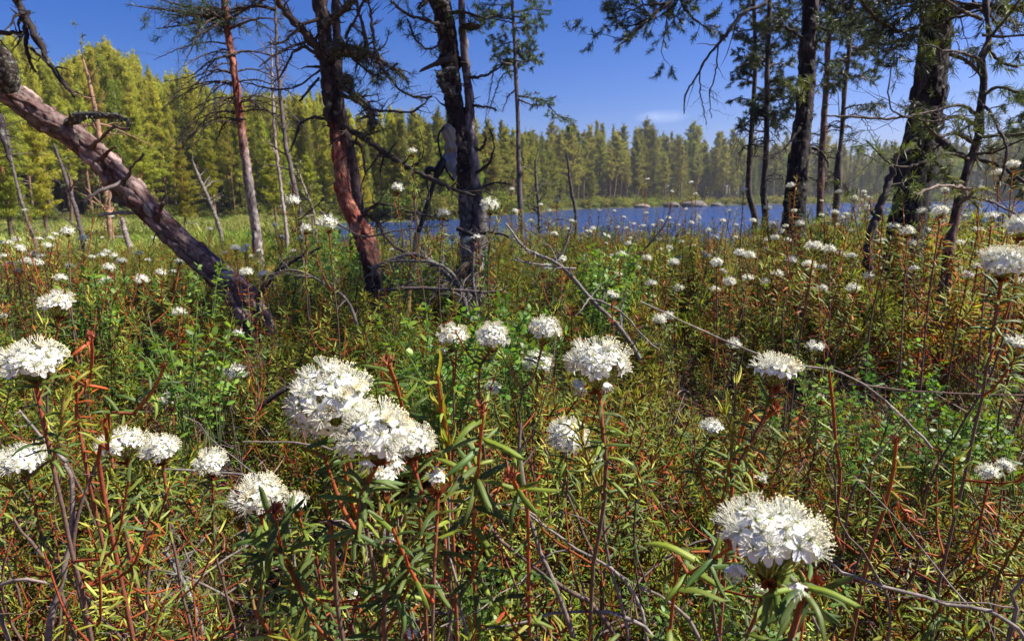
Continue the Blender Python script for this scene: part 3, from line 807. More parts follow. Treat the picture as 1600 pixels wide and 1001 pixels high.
for k, rows in enumerate([[(374, 82, 7.4, 4), (330, 95, 7.2, 3), (300, 118, 7.1, 2), (255, 128, 7, 1)], [(376, 152, 7.4, 4), (345, 156, 7.3, 3), (322, 185, 7.2, 2), (300, 210, 7.2, 1)], [(384, 186, 7.4, 4), (352, 192, 7.4, 3), (338, 220, 7.4, 2)],
    [(366, 28, 7.4, 5), (320, 24, 7.2, 4), (270, 15, 7, 2), (220, 12, 6.9, 1)], [(358, 20, 7.3, 5), (385, 14, 7.1, 4), (410, 5, 7, 3)]]):
    traced(e, rows, (0.06, 0.045, 0.04), M_TWIG, 260 + k, 10, 2, (0.2, 0.4), 0.35, None, 'dead_branch', 0, 0.4, 0.006, 5)
stubs(e, S2, (0.08, 0.05, 0.045), 42, 12, (0.02, 0.15), r0=0.008)

# 3 thin bare stems left of the gnarled pine
def thin(name, label, rows, col, seed, kids=10, cat='sapling', tip=None, lev=2, kl=(0.05, 0.16), mat=None):
    pts, rad = px_path(rows); b = pts[0]; gz = ground(b[0], b[1]) - 0.02
    e = thing(name, (b[0], b[1], gz), label, cat)
    rows = list(rows)
    if b[2] > gz:
        x, y, d = to_px((b[0], b[1], gz)); rows = [(x, y, rows[0][2], rows[0][3] * 1.15)] + rows
    traced(e, rows, col, mat or M_TWIG, seed, kids, lev, kl, 0.35, tip, 'stem', 0, 0.2, 0.008, 6)
    return e
thin('bare_sapling', 'thin pale bare stem just left of the grey one, between slender pine and gnarled pine', [(448, 370, 8, 6), (440, 300, 8, 5), (430, 220, 8, 5), (426, 150, 8, 4), (424, 60, 8, 3)], (0.24, 0.20, 0.18), 301, 14)
thin('bare_sapling', 'thin dark grey stem with drooping twigs, right behind the pale one beside the gnarled pine', [(470, 355, 7, 9), (458, 280, 7, 8), (446, 220, 7, 7), (438, 150, 7, 6), (432, 80, 7, 5), (430, -40, 7, 4)], (0.11, 0.085, 0.08), 302, 18)

# 4 gnarled red pine
G4 = [(592, 560, 3.1, 38), (590, 500, 3.08, 33), (584, 450, 3.05, 31), (580, 412, 3.0, 34), (572, 375, 3.0, 38), (556, 345, 2.98, 31), (540, 312, 2.96, 29), (533, 275, 2.95, 26), (530, 235, 2.95, 23), (524, 195, 2.95, 24), (517, 150, 2.92, 26),
      (512, 100, 2.9, 28), (507, 50, 2.88, 26), (500, 0, 2.85, 24), (490, -120, 2.8, 22), (486, -300, 2.7, 17)]
def g4c(t):
    u = float(sstep(0.22, 0.30, t) * (1 - sstep(0.44, 0.52, t)))
    lo = float(1 - sstep(0.02, 0.2, t))
    return (A((0.030, 0.021, 0.021)) * (1 - u) + A((0.24, 0.055, 0.03)) * u) * (1 - .2 * lo) + A((0.09, 0.02, 0.02)) * lo, A((0.08, 0.055, 0.05)) * (1 - u) + A((0.42, 0.19, 0.11)) * u
e = pine('gnarled_pine', 'gnarled pine whose bare red bark shines low on the stem, many dead lichened branches above', G4, g4c, 48, 0.005, 3, 56, 0.008)
SEC = [(575, 375, 3.12, 24), (562, 335, 3.12, 20), (556, 290, 3.1, 20), (548, 240, 3.08, 20), (538, 195, 3.06, 18), (530, 150, 3.0, 16), (528, 80, 3.0, 16), (524, 0, 2.95, 15), (524, -200, 2.8, 12)]
pts, rad = px_path(SEC); mb = MB(); bark(mb, pts, rad, 0.014, 28, 28, 0.004, lambda t: (A((0.06, 0.04, 0.04)), A((0.13, 0.09, 0.085))), 0.45, 5)
own(mb, 'second_stem', M_BARK, e)
DB = (0.055, 0.042, 0.038)
NEED2 = dict(n=24, L=0.038, wid=0.0010, col=(0.05, 0.07, 0.028), back=0.03)
B4 = [
 ([(520, 120, 2.95, 16), (500, 85, 2.9, 14), (478, 52, 2.85, 13), (455, 28, 2.8, 12), (432, 0, 2.75, 11), (410, -50, 2.7, 8)], 14, 60, None),
 ([(432, 16, 2.8, 6), (400, 8, 2.78, 5), (385, 12, 2.76, 4), (362, 14, 2.75, 3)], 5, 0, None),
 ([(500, 92, 2.9, 7), (470, 70, 2.86, 5), (452, 92, 2.84, 4), (440, 120, 2.82, 3), (425, 130, 2.8, 2)], 8, 0, None),
 ([(516, 80, 2.9, 26), (540, 78, 2.84, 24), (560, 82, 2.8, 18), (580, 86, 2.78, 11), (605, 102, 2.75, 8), (625, 112, 2.72, 5), (637, 128, 2.7, 3)], 12, 900, NEED2),
 ([(575, 84, 2.78, 7), (598, 105, 2.74, 5), (612, 130, 2.72, 4), (632, 145, 2.7, 4), (658, 155, 2.68, 5), (673, 150, 2.66, 3)], 8, 80, None),
 ([(574, 86, 2.78, 9), (570, 55, 2.77, 7), (565, 30, 2.76, 6), (556, 5, 2.75, 5), (548, -40, 2.7, 4)], 6, 60, None),
 ([(588, 92, 2.77, 5), (582, 45, 2.75, 5), (578, 10, 2.73, 4), (572, -30, 2.7, 4)], 7, 40, None),
 ([(592, 95, 2.77, 4), (594, 115, 2.76, 3), (586, 130, 2.75, 2)], 4, 0, NEED2),
 ([(528, 148, 2.92, 8), (555, 155, 2.86, 7), (575, 172, 2.82, 6), (605, 172, 2.8, 4), (640, 177, 2.78, 4), (660, 166, 2.76, 3), (668, 156, 2.75, 2)], 8, 50, None),
 ([(528, 132, 2.92, 8), (548, 145, 2.88, 8), (570, 160, 2.85, 7), (580, 175, 2.83, 14), (583, 190, 2.82, 12), (578, 205, 2.81, 6)], 12, 500, NEED2),
 ([(533, 120, 2.9, 10), (545, 124, 2.88, 14), (550, 134, 2.87, 8)], 10, 400, NEED2),
 ([(530, 195, 2.96, 12), (552, 205, 2.92, 10), (580, 224, 2.86, 9), (606, 243, 2.8, 9), (640, 262, 2.74, 8), (655, 270, 2.7, 8), (690, 288, 2.66, 7), (725, 302, 2.62, 5), (742, 305, 2.6, 4)], 10, 60, None),
 ([(515, 190, 2.9, 5), (500, 182, 2.86, 5), (478, 184, 2.82, 4), (464, 200, 2.8, 4), (458, 225, 2.8, 3), (450, 240, 2.8, 2)], 6, 0, None),
 ([(498, 122, 2.9, 4), (480, 145, 2.85, 4), (468, 158, 2.82, 3)], 4, 0, None),
 ([(522, 140, 2.9, 5), (512, 170, 2.85, 9), (505, 182, 2.84, 5)], 5, 200, None),
 ([(545, 220, 3.0, 5), (563, 225, 2.95, 5), (568, 250, 2.93, 4), (571, 268, 2.93, 4)], 4, 0, None),
 ([(524, 60, 2.85, 6), (560, 100, 2.8, 4), (590, 118, 2.75, 3), (620, 100, 2.72, 3)], 8, 40, NEED2),
 ([(506, 40, 2.85, 14), (535, 15, 2.82, 12), (552, 2, 2.8, 10), (560, -30, 2.75, 8)], 8, 500, None),
 ([(500, 30, 2.85, 6), (470, 40, 2.8, 5), (440, 70, 2.76, 4), (420, 66, 2.74, 3)], 9, 40, None),
 ([(490, 62, 2.87, 5), (450, 75, 2.8, 4), (420, 92, 2.75, 3), (405, 105, 2.72, 2)], 9, 20, None),
 ([(500, 110, 2.9, 4), (460, 138, 2.85, 3), (415, 138, 2.8, 3), (380, 128, 2.78, 2)], 7, 0, None),
 ([(540, 60, 2.85, 5), (575, -10, 2.8, 4)], 6, 0, NEED2),
 ([(560, 345, 2.9, 8), (580, 322, 2.85, 6), (600, 318, 2.8, 4), (640, 330, 2.75, 3), (700, 345, 2.7, 3)], 8, 30, None),
 ([(565, 330, 2.95, 7), (590, 345, 2.9, 6), (605, 375, 2.85, 5), (640, 400, 2.8, 4)], 9, 100, None),
]
for k, (rows, kids, moss, tip) in enumerate(B4):
    traced(e, rows, DB, M_LICH if moss > 300 else M_TWIG, 400 + k, int(kids * 1.7) + 4, 2, (0.10, 0.30), 0.45, tip, 'dead_branch' if tip is None else 'branch', moss, 0.15, 0.004, 6)
stubs(e, G4, (0.07, 0.03, 0.025), 43, 14, (0.02, 0.10), r0=0.004)

# 5 the dark central pine and its paler twin stem
C5 = [(742, 560, 3.6, 46), (742, 480, 3.55, 40), (738, 400, 3.5, 42), (735, 350, 3.5, 40), (732, 300, 3.48, 36), (726, 250, 3.46, 36), (716, 200, 3.44, 35), (708, 150, 3.42, 34), (704, 100, 3.4, 33), (698, 50, 3.38, 36), (688, 0, 3.35, 36), (670, -120, 3.3, 32), (660, -320, 3.2, 24)]
def c5c(t):  # lit foot and shaded upper trunk put into the bark colour by height
    u = float(sstep(0.24, 0.36, t)); return GRY * 0.9 * (1 - u) + DRK * u, GRYL * (1 - u) + DRKL * u
e = pine('twin_stemmed_pine', 'dark twin stemmed pine in the middle, grey scaly foot painted lit, upper trunk painted shaded', C5, c5c, 40, 0.007, 6, 64, 0.009)
S5 = [(752, 400, 3.45, 28), (750, 350, 3.45, 26), (744, 300, 3.45, 22), (738, 250, 3.44, 20), (735, 200, 3.43, 17), (733, 150, 3.42, 17), (727, 100, 3.4, 15), (723, 50, 3.38, 14), (721, 0, 3.35, 13), (716, -150, 3.3, 10)]
pts, rad = px_path(S5); mb = MB(); bark(mb, pts, rad, 0.013, 34, 26, 0.005, lambda t: (GRY * 0.8, GRYL * 0.8), 0.45, 8); own(mb, 'second_stem', M_BARK, e)
NEED3 = dict(n=28, L=0.042, wid=0.0011, col=(0.06, 0.09, 0.03), back=0.04)
for k, (rows, kids, tip, moss) in enumerate([
 ([(705, 90, 3.35, 12), (685, 98, 3.3, 9), (670, 104, 3.28, 7), (655, 112, 3.26, 2)], 1, None, 0),
 ([(708, 110, 3.3, 12), (690, 112, 3.28, 6), (683, 116, 3.27, 12), (692, 135, 3.28, 14), (706, 150, 3.32, 6)], 4, None, 500),
 ([(688, 40, 3.3, 6), (660, 30, 3.2, 5), (635, 22, 3.15, 4), (610, 0, 3.1, 4)], 8, NEED3, 0),
 ([(690, 70, 3.3, 4), (665, 78, 3.25, 3), (648, 60, 3.2, 3), (636, 30, 3.2, 3)], 7, NEED3, 0),
 ([(700, 10, 3.3, 10), (672, -5, 3.25, 9), (655, 15, 3.22, 7)], 5, None, 300),
 ([(722, 40, 3.35, 5), (735, 42, 3.3, 12), (750, 40, 3.28, 6)], 5, NEED3, 0),
 ([(735, 165, 3.42, 5), (765, 168, 3.38, 3), (775, 172, 3.36, 5)], 3, None, 100),
 ([(732, 120, 3.4, 5), (750, 122, 3.36, 4), (770, 112, 3.34, 3), (790, 98, 3.3, 2)], 6, None, 0),
 ([(738, 230, 3.42, 5), (752, 235, 3.4, 4), (760, 215, 3.4, 4)], 3, None, 60),
 ([(745, 270, 3.42, 5), (765, 255, 3.38, 4), (772, 225, 3.36, 3), (765, 200, 3.35, 2)], 5, None, 0),
 ([(740, 300, 3.4, 6), (770, 285, 3.36, 3), (800, 288, 3.3, 2)], 5, None, 0),
 ([(700, 20, 3.3, 6), (730, 20, 3.25, 5), (760, 30, 3.2, 3)], 8, NEED3, 0),
 ([(715, 355, 3.3, 7), (735, 367, 3.25, 6), (768, 362, 3.2, 4), (800, 372, 3.15, 3)], 7, None, 60),
 ([(730, 410, 3.4, 8), (700, 440, 3.3, 6), (670, 470, 3.2, 4)], 9, None, 100)]):
    traced(e, rows, (0.05, 0.04, 0.037), M_TWIG if moss < 300 else M_LICH, 450 + k, int(kids * 1.6) + 2, 2, (0.12, 0.32), 0.45, tip, 'dead_branch' if tip is None else 'branch', moss, 0.15, 0.004, 6)
stubs(e, C5, (0.03, 0.022, 0.02), 44, 16, (0.01, 0.06), 0.3, r0=0.007)
stubs(e, S5, (0.10, 0.08, 0.075), 45, 16, (0.02, 0.07), r0=0.005)

# 6 small pine standing by the water right of the middle
S6 = [(814, 350, 12, 10), (812, 300, 12, 10), (810, 240, 12, 9), (809, 180, 12, 8), (806, 120, 12, 8), (804, 60, 12, 7), (800, 0, 12, 6), (797, -80, 12, 4)]
e = pine('shore_pine', 'thin tall pine with loose green crown right of the twin stemmed pine', S6, lambda t: (GRY * .9, GRYL * .7), 12, 0.003, 9, 18, 0.05)
NEED6 = dict(n=36, L=0.075, wid=0.0038, col=(0.085, 0.13, 0.05), back=0.12)
rr_ = np.random.default_rng(66)
for k in range(30):
    y = rr_.uniform(-60, 112); sx = rr_.choice([-1, 1]); x0 = 803; ln = rr_.uniform(18, 62) * (0.65 + 0.35 * math.sin(max(0, (y + 40) / 150) * pi)); z = rr_.uniform(-0.5, 0.5)
    traced(e, [(x0, y, 12, 3), (x0 + sx * ln * .5, y - 2 + rr_.uniform(-6, 6), 12 + z * .5, 2), (x0 + sx * ln, y + rr_.uniform(-14, 12), 12 + z, 1)], (0.08, 0.06, 0.05), M_TWIG, 600 + k, 7, 2, (0.25, 0.45), 0.3, NEED6, 'needle_branch', 0, 0.0, 0.01, 3)
for k, (rows, tip) in enumerate([([(808, 150, 12, 3.5), (830, 153, 11.9, 3), (850, 158, 11.8, 2.4), (872, 180, 11.7, 2), (892, 186, 11.7, 1.2)], NEED6), ([(804, 110, 12, 3), (785, 118, 12, 2), (772, 150, 12, 2), (762, 180, 12, 1)], None),
    ([(808, 140, 12, 3), (795, 150, 12, 2), (785, 175, 12, 1)], None), ([(808, 90, 12, 3), (775, 105, 12, 2), (768, 130, 12, 2), (758, 190, 12, 1)], None), ([(808, 155, 12, 3), (840, 165, 12, 2), (870, 150, 12, 1.5)], None)]):
    traced(e, rows, (0.06, 0.05, 0.045), M_TWIG, 640 + k, 12, 2, (0.15, 0.35), 0.35, tip, 'dead_branch', 0, 0.5, 0.01, 4)

# 7 pair of pines on the near right shore, 9 the ones behind the big trunks
def crown_pine(name, label, rows, y0, y1, reach, cnt, seed, needle, cols, dens=7, dead=10, yd=(180, 290)):
    e = pine(name, label, rows, cols, 12, 0.004, seed, 20, 0.04)
    r = np.random.default_rng(seed * 7 + 1); D = rows[0][2]
    ys = [q[1] for q in rows][::-1]; xs = [q[0] for q in rows][::-1]
    for k in range(cnt):
        y = r.uniform(y0, y1); x0 = np.interp(y, ys, xs); sx = r.choice([-1, 1]); ln = r.uniform(0.35, 1.0) * reach; z = r.uniform(-0.6, 0.6)
        traced(e, [(x0, y, D, 3.4), (x0 + sx * ln * .5, y - 3 + r.uniform(-8, 8), D + z * .5, 2.2), (x0 + sx * ln, y + r.uniform(-16, 16), D + z, 1)], (0.06, 0.045, 0.04), M_TWIG, seed * 1000 + k, dens, 2, (0.22, 0.42), 0.35, needle, 'needle_branch', 0, 0.0, 0.01, 3)
    for k in range(dead):
        y = r.uniform(*yd); x0 = np.interp(y, ys, xs); sx = r.choice([-1, 1]); ln = r.uniform(0.3, 0.9) * reach; z = r.uniform(-0.4, 0.4)
        traced(e, [(x0, y, D, 2.6), (x0 + sx * ln * .5, y - 4, D + z * .5, 1.7), (x0 + sx * ln, y + r.uniform(5, 40), D + z, 0.8)], (0.045, 0.035, 0.03), M_TWIG, seed * 1000 + 500 + k, 8, 2, (0.2, 0.4), 0.4, None, 'dead_branch', 0, 0.4, 0.01, 3)
    return e
NEED7 = dict(n=38, L=0.06, wid=0.003, col=(0.06, 0.085, 0.04), back=0.09)
dk = lambda t: (A((0.05, 0.038, 0.034)), A((0.10, 0.075, 0.065)))
crown_pine('young_pine', 'dark slim pine with drooping twigs, left one of the close pair before the lake', [(1180, 345, 9.5, 12), (1170, 300, 9.5, 11), (1172, 240, 9.5, 10), (1176, 180, 9.5, 9), (1180, 100, 9.5, 8), (1178, 0, 9.5, 7), (1176, -100, 9.5, 5)], -60, 175, 62, 30, 71, NEED7, dk)
crown_pine('young_pine', 'dark slim pine with drooping twigs, right one of the close pair before the lake', [(1196, 345, 9, 12), (1193, 300, 9, 11), (1197, 240, 9, 10), (1198, 180, 9, 10), (1199, 100, 9, 9), (1203, 0, 9, 8), (1205, -100, 9, 5)], -60, 190, 60, 30, 72, NEED7, dk)
crown_pine('young_pine', 'reddish thin pine trunk just right of the straight dark trunk', [(1281, 330, 8.2, 12), (1283, 260, 8.2, 12), (1288, 180, 8.2, 11), (1293, 90, 8.2, 10), (1299, 0, 8.2, 9), (1304, -90, 8.2, 6)], -80, 120, 70, 24, 73, NEED7, lambda t: (A((0.10, 0.05, 0.04)), A((0.16, 0.09, 0.075))))
crown_pine('young_pine', 'crooked dark pine stem between the reddish thin trunk and the thick right trunk', [(1306, 330, 7.8, 12), (1310, 262, 7.8, 14), (1312, 235, 7.8, 8), (1316, 200, 7.8, 8), (1320, 140, 7.8, 8), (1328, 60, 7.8, 7), (1330, -60, 7.8, 5)], -40, 170, 66, 24, 74, NEED7, dk)

# 8 straight dark trunk
T8 = [(1238, 420, 4.6, 44), (1242, 330, 4.6, 40), (1244, 290, 4.6, 38), (1250, 230, 4.6, 33), (1257, 170, 4.6, 31), (1261, 100, 4.6, 30), (1265, 40, 4.6, 29), (1267, 0, 4.6, 28), (1274, -150, 4.6, 26), (1280, -350, 4.6, 20)]
e = pine('straight_pine', 'straight dark pine trunk rising from the flowers before the lake, right of the slim pair', T8, lambda t: (A((0.018, 0.013, 0.013)), A((0.052, 0.04, 0.04))), 28, 0.006, 12, 64, 0.012)
NEED8 = dict(n=42, L=0.045, wid=0.0018, col=(0.06, 0.085, 0.04), back=0.06)
DB8 = (0.04, 0.03, 0.028)
traced(e, [(1276, -180, 4.6, 12), (1200, -120, 4.5, 9), (1120, -60, 4.4, 8), (1060, -10, 4.35, 7), (1020, 25, 4.3, 6), (985, 55, 4.3, 4), (965, 75, 4.3, 2)], DB8, M_TWIG, 801, 34, 3, (0.12, 0.24), 0.4, NEED8, 'needle_branch', 0, 0.2, 0.005, 6)
traced(e, [(1060, -10, 4.35, 5), (1070, 15, 4.3, 4), (1090, 35, 4.3, 3), (1110, 48, 4.3, 1)], DB8, M_TWIG, 802, 12, 2, (0.3, 0.5), 0.4, NEED8, 'needle_branch', 0, 0.0, 0.005, 5)
traced(e, [(1040, 5, 4.3, 4), (1000, 10, 4.3, 3), (970, 25, 4.3, 2), (948, 30, 4.3, 1)], DB8, M_TWIG, 803, 12, 2, (0.3, 0.5), 0.4, NEED8, 'needle_branch', 0, 0.0, 0.005, 5)
traced(e, [(1270, -100, 4.6, 9), (1230, -40, 4.4, 7), (1195, 5, 4.3, 6), (1160, 22, 4.25, 7), (1135, 55, 4.2, 5), (1105, 90, 4.2, 4), (1085, 125, 4.2, 3), (1070, 150, 4.2, 3), (1070, 178, 4.2, 1.5)], DB8, M_TWIG, 804, 8, 1, (0.08, 0.2), 0.4, None, 'dead_branch', 0, 0.6, 0.004, 6)
traced(e, [(1122, 72, 4.2, 3), (1117, 125, 4.2, 2.5), (1108, 142, 4.2, 2), (1112, 185, 4.2, 1.2)], DB8, M_TWIG, 805, 9, 2, (0.15, 0.3), 0.4, None, 'hanging_twig', 0, 0.6, 0.004, 4)
traced(e, [(1093, 112, 4.2, 2.5), (1094, 145, 4.2, 2), (1100, 175, 4.2, 1.5), (1104, 195, 4.2, 1)], DB8, M_TWIG, 806, 8, 2, (0.15, 0.3), 0.4, None, 'hanging_twig', 0, 0.6, 0.004, 4)
for k, rows in enumerate([[(1250, 200, 4.5, 5), (1225, 232, 4.45, 3), (1205, 248, 4.4, 2)], [(1268, 40, 4.6, 6), (1310, 50, 4.5, 4), (1350, 40, 4.4, 3)], [(1270, 232, 4.6, 5), (1285, 238, 4.5, 4), (1296, 262, 4.45, 2)], [(1255, 60, 4.55, 6), (1220, 40, 4.5, 4), (1190, 50, 4.4, 2)]]):
    traced(e, rows, DB8, M_TWIG, 810 + k, 8, 2, (0.2, 0.4), 0.4, NEED8 if k in (1, 3) else None, 'dead_branch', 0, 0.3, 0.005, 5)
traced(e, [(1258, 150, 4.45, 4), (1256, 142, 4.3, 3), (1258, 140, 4.2, 2)], (0.1, 0.07, 0.03), M_TWIG, 820, 7, 1, (0.3, 0.5), 0.3, dict(n=30, L=0.06, wid=0.002, col=(0.15, 0.19, 0.04), back=0.06), 'green_tuft', 0, 0, 0.003, 4)

# 10 thick right trunk
T10 = [(1405, 470, 3.4, 84), (1412, 400, 3.4, 70), (1418, 350, 3.4, 62), (1424, 300, 3.4, 60), (1434, 240, 3.4, 60), (1446, 180, 3.4, 58), (1454, 120, 3.4, 54), (1460, 60, 3.4, 54), (1464, 0, 3.4, 53), (1474, -140, 3.4, 56), (1484, -340, 3.4, 44)]
e = pine('thick_pine', 'thickest dark pine trunk on the right, widening at its foot among white flowers', T10, lambda t: (A((0.018, 0.013, 0.015)), A((0.05, 0.038, 0.042))), 26, 0.007, 14, 100, 0.0105, M_BARKD)
NEED10 = dict(n=22, L=0.042, wid=0.0010, col=(0.07, 0.095, 0.04), back=0.04)
LIT10 = dict(n=28, L=0.042, wid=0.0011, col=(0.13, 0.17, 0.04), back=0.05)
for k, (rows, kids, tip) in enumerate([
 ([(1490, 20, 3.3, 14), (1520, 10, 3.2, 11), (1570, 12, 3.1, 9), (1630, 14, 3.0, 8)], 14, NEED10),
 ([(1440, 40, 3.3, 8), (1410, 50, 3.2, 6), (1388, 42, 3.1, 5), (1365, 25, 3.0, 5), (1345, 0, 2.9, 4)], 10, NEED10),
 ([(1430, 225, 3.3, 9), (1412, 235, 3.25, 7), (1392, 250, 3.2, 5)], 6, None),
 ([(1465, 215, 3.3, 12), (1490, 235, 3.2, 10), (1512, 245, 3.15, 9), (1560, 258, 3.1, 6), (1610, 290, 3.0, 5)], 8, None),
 ([(1450, 80, 3.25, 4), (1452, 76, 3.15, 4), (1462, 72, 3.05, 3)], 8, LIT10), ([(1440, 165, 3.25, 4), (1436, 162, 3.1, 4), (1430, 160, 3.0, 3)], 7, NEED10),
 ([(1462, 20, 3.2, 4), (1466, 18, 3.1, 4), (1470, 14, 3.0, 3)], 8, LIT10), ([(1440, 200, 3.25, 4), (1444, 198, 3.1, 4), (1450, 196, 3.0, 3)], 6, LIT10),
 ([(1445, 60, 3.3, 6), (1420, 55, 3.2, 5), (1400, 75, 3.1, 4), (1380, 80, 3.0, 3)], 12, NEED10)]):
    traced(e, rows, (0.04, 0.03, 0.028), M_TWIG, 1000 + k, kids, 2, (0.15, 0.35), 0.4, tip, 'branch', 0, 0.1, 0.004, 6)
stubs(e, T10, (0.03, 0.022, 0.02), 46, 14, (0.01, 0.05), 0.25, r0=0.008)

# 11 crooked small pine in front of it
T11 = [(1462, 520, 2.6, 22), (1478, 430, 2.6, 19), (1482, 390, 2.6, 18), (1492, 340, 2.6, 16), (1504, 290, 2.6, 15), (1517, 250, 2.6, 15), (1528, 215, 2.6, 14), (1532, 170, 2.6, 14), (1537, 130, 2.6, 12), (1534, 90, 2.6, 12), (1545, 60, 2.6, 10), (1540, 0, 2.6, 9), (1536, -120, 2.6, 7)]
e = pine('crooked_pine', 'crooked thin pine with long arching bare branches, right of the thickest trunk', T11, two(A((0.11, 0.055, 0.055)), A((0.17, 0.11, 0.10)), A((0.04, 0.03, 0.028)), A((0.10, 0.075, 0.065)), 0.35, 0.5), 34, 0.003, 15, 30, 0.013)
L11 = [
 [(1532, 185, 2.6, 6), (1505, 165, 2.55, 5), (1480, 168, 2.5, 4.5), (1440, 178, 2.4, 4), (1390, 185, 2.35, 4), (1340, 183, 2.3, 3.5), (1290, 180, 2.25, 3)],
 [(1530, 200, 2.6, 6), (1500, 182, 2.5, 5), (1465, 190, 2.4, 4), (1440, 188, 2.38, 3), (1405, 180, 2.35, 2.5), (1388, 170, 2.35, 2.5), (1390, 120, 2.35, 2), (1398, 92, 2.35, 1.5)],
 [(1535, 150, 2.6, 6), (1560, 135, 2.55, 5), (1600, 150, 2.5, 4)],
 [(1538, 120, 2.6, 7), (1510, 95, 2.6, 6), (1485, 85, 2.6, 6)],
 [(1534, 95, 2.6, 5), (1500, 82, 2.5, 4), (1470, 78, 2.4, 3), (1445, 66, 2.35, 2)],
 [(1540, 70, 2.6, 6), (1560, 95, 2.55, 5), (1590, 105, 2.5, 4)],
 [(1536, 55, 2.6, 5), (1570, 58, 2.5, 4), (1620, 52, 2.4, 4)],
 [(1525, 215, 2.6, 7), (1555, 212, 2.5, 6), (1590, 212, 2.45, 5), (1630, 200, 2.4, 4)],
 [(1525, 225, 2.6, 6), (1490, 208, 2.5, 5), (1465, 215, 2.4, 4), (1440, 185, 2.4, 3)],
 [(1515, 250, 2.6, 6), (1480, 240, 2.5, 5), (1440, 255, 2.4, 4), (1400, 262, 2.35, 4), (1375, 240, 2.3, 3), (1355, 220, 2.3, 2)],
 [(1520, 240, 2.6, 5), (1550, 240, 2.5, 4), (1580, 225, 2.4, 3), (1620, 210, 2.4, 3)],
 [(1500, 300, 2.6, 6), (1480, 275, 2.55, 5), (1460, 250, 2.5, 4), (1430, 230, 2.45, 3)],
 [(1535, 30, 2.6, 6), (1500, 15, 2.5, 4), (1470, -10, 2.4, 3)],
 [(1530, 160, 2.6, 5), (1550, 180, 2.5, 5), (1558, 200, 2.45, 4), (1575, 235, 2.4, 4), (1560, 290, 2.4, 3)],
 [(1545, 60, 2.6, 5), (1580, 20, 2.5, 4), (1600, -10, 2.4, 3)]]
for k, rows in enumerate(L11):
    tip = [None, NEED10, LIT10][k % 3] if k not in (9,) else LIT10
    traced(e, rows, (0.07, 0.055, 0.048), M_TWIG, 1100 + k, 9, 2, (0.10, 0.28), 0.4, tip, 'arching_branch', 0, 0.15, 0.003, 6)
traced(e, [(1498, 320, 2.6, 6), (1520, 300, 2.3, 5), (1505, 293, 2.1, 4.5), (1470, 290, 2.0, 4.5), (1455, 294, 1.95, 4), (1430, 304, 1.9, 3)], (0.16, 0.12, 0.10), M_TWIG, 1130, 5, 1, (0.06, 0.12), 0.3, dict(n=40, L=0.035, wid=0.0011, col=(0.22, 0.23, 0.05), back=0.05), 'live_branch', 0, 0, 0.003, 6)
traced(e, [(1500, 310, 2.6, 5), (1540, 312, 2.3, 4), (1580, 330, 2.1, 3.5), (1630, 360, 2.0, 3)], (0.15, 0.12, 0.10), M_TWIG, 1131, 5, 1, (0.06, 0.12), 0.3, None, 'arching_branch', 0, 0, 0.003, 6)

# 12 leaning thin dead stem
thin('dead_sapling', 'dark thin dead stem leaning against the foot of the thickest trunk', [(1358, 380, 3.0, 13), (1372, 335, 3.0, 12), (1384, 300, 3.0, 11), (1396, 262, 3.0, 10), (1402, 240, 3.0, 8)], (0.06, 0.045, 0.045), 303, 6, 'dead stem')
# right edge conifer, a little farther off
crown_pine('side_pine', 'bushy pine at the right edge of the view behind the arching bare branches', [(1640, 380, 6.5, 16), (1636, 250, 6.5, 15), (1630, 100, 6.5, 13), (1628, -60, 6.5, 10)], 150, 300, 70, 22, 75, NEED7, dk, 7, 6)
# crown above the thick trunk, seen along the top edge
NT = dict(n=26, L=0.06, wid=0.0024, col=(0.05, 0.07, 0.04), back=0.07)
rr_ = np.random.default_rng(99)
for k in range(9):
    x = rr_.choice([rr_.uniform(1335, 1410), rr_.uniform(1510, 1600)]); y = rr_.uniform(-40, 60); sx = 1 if x > 1460 else -1
    traced(e, [(1540, rr_.uniform(-60, 60), 2.75, 5), ((x + 1540) / 2, y - 20, 3.0, 3.5), (x, y, 3.1 + rr_.uniform(0, .8), 1.5)], (0.05, 0.04, 0.035), M_TWIG, 1200 + k, 10, 2, (0.15, 0.3), 0.4, NT, 'needle_branch', 0, 0.1, 0.004, 4)

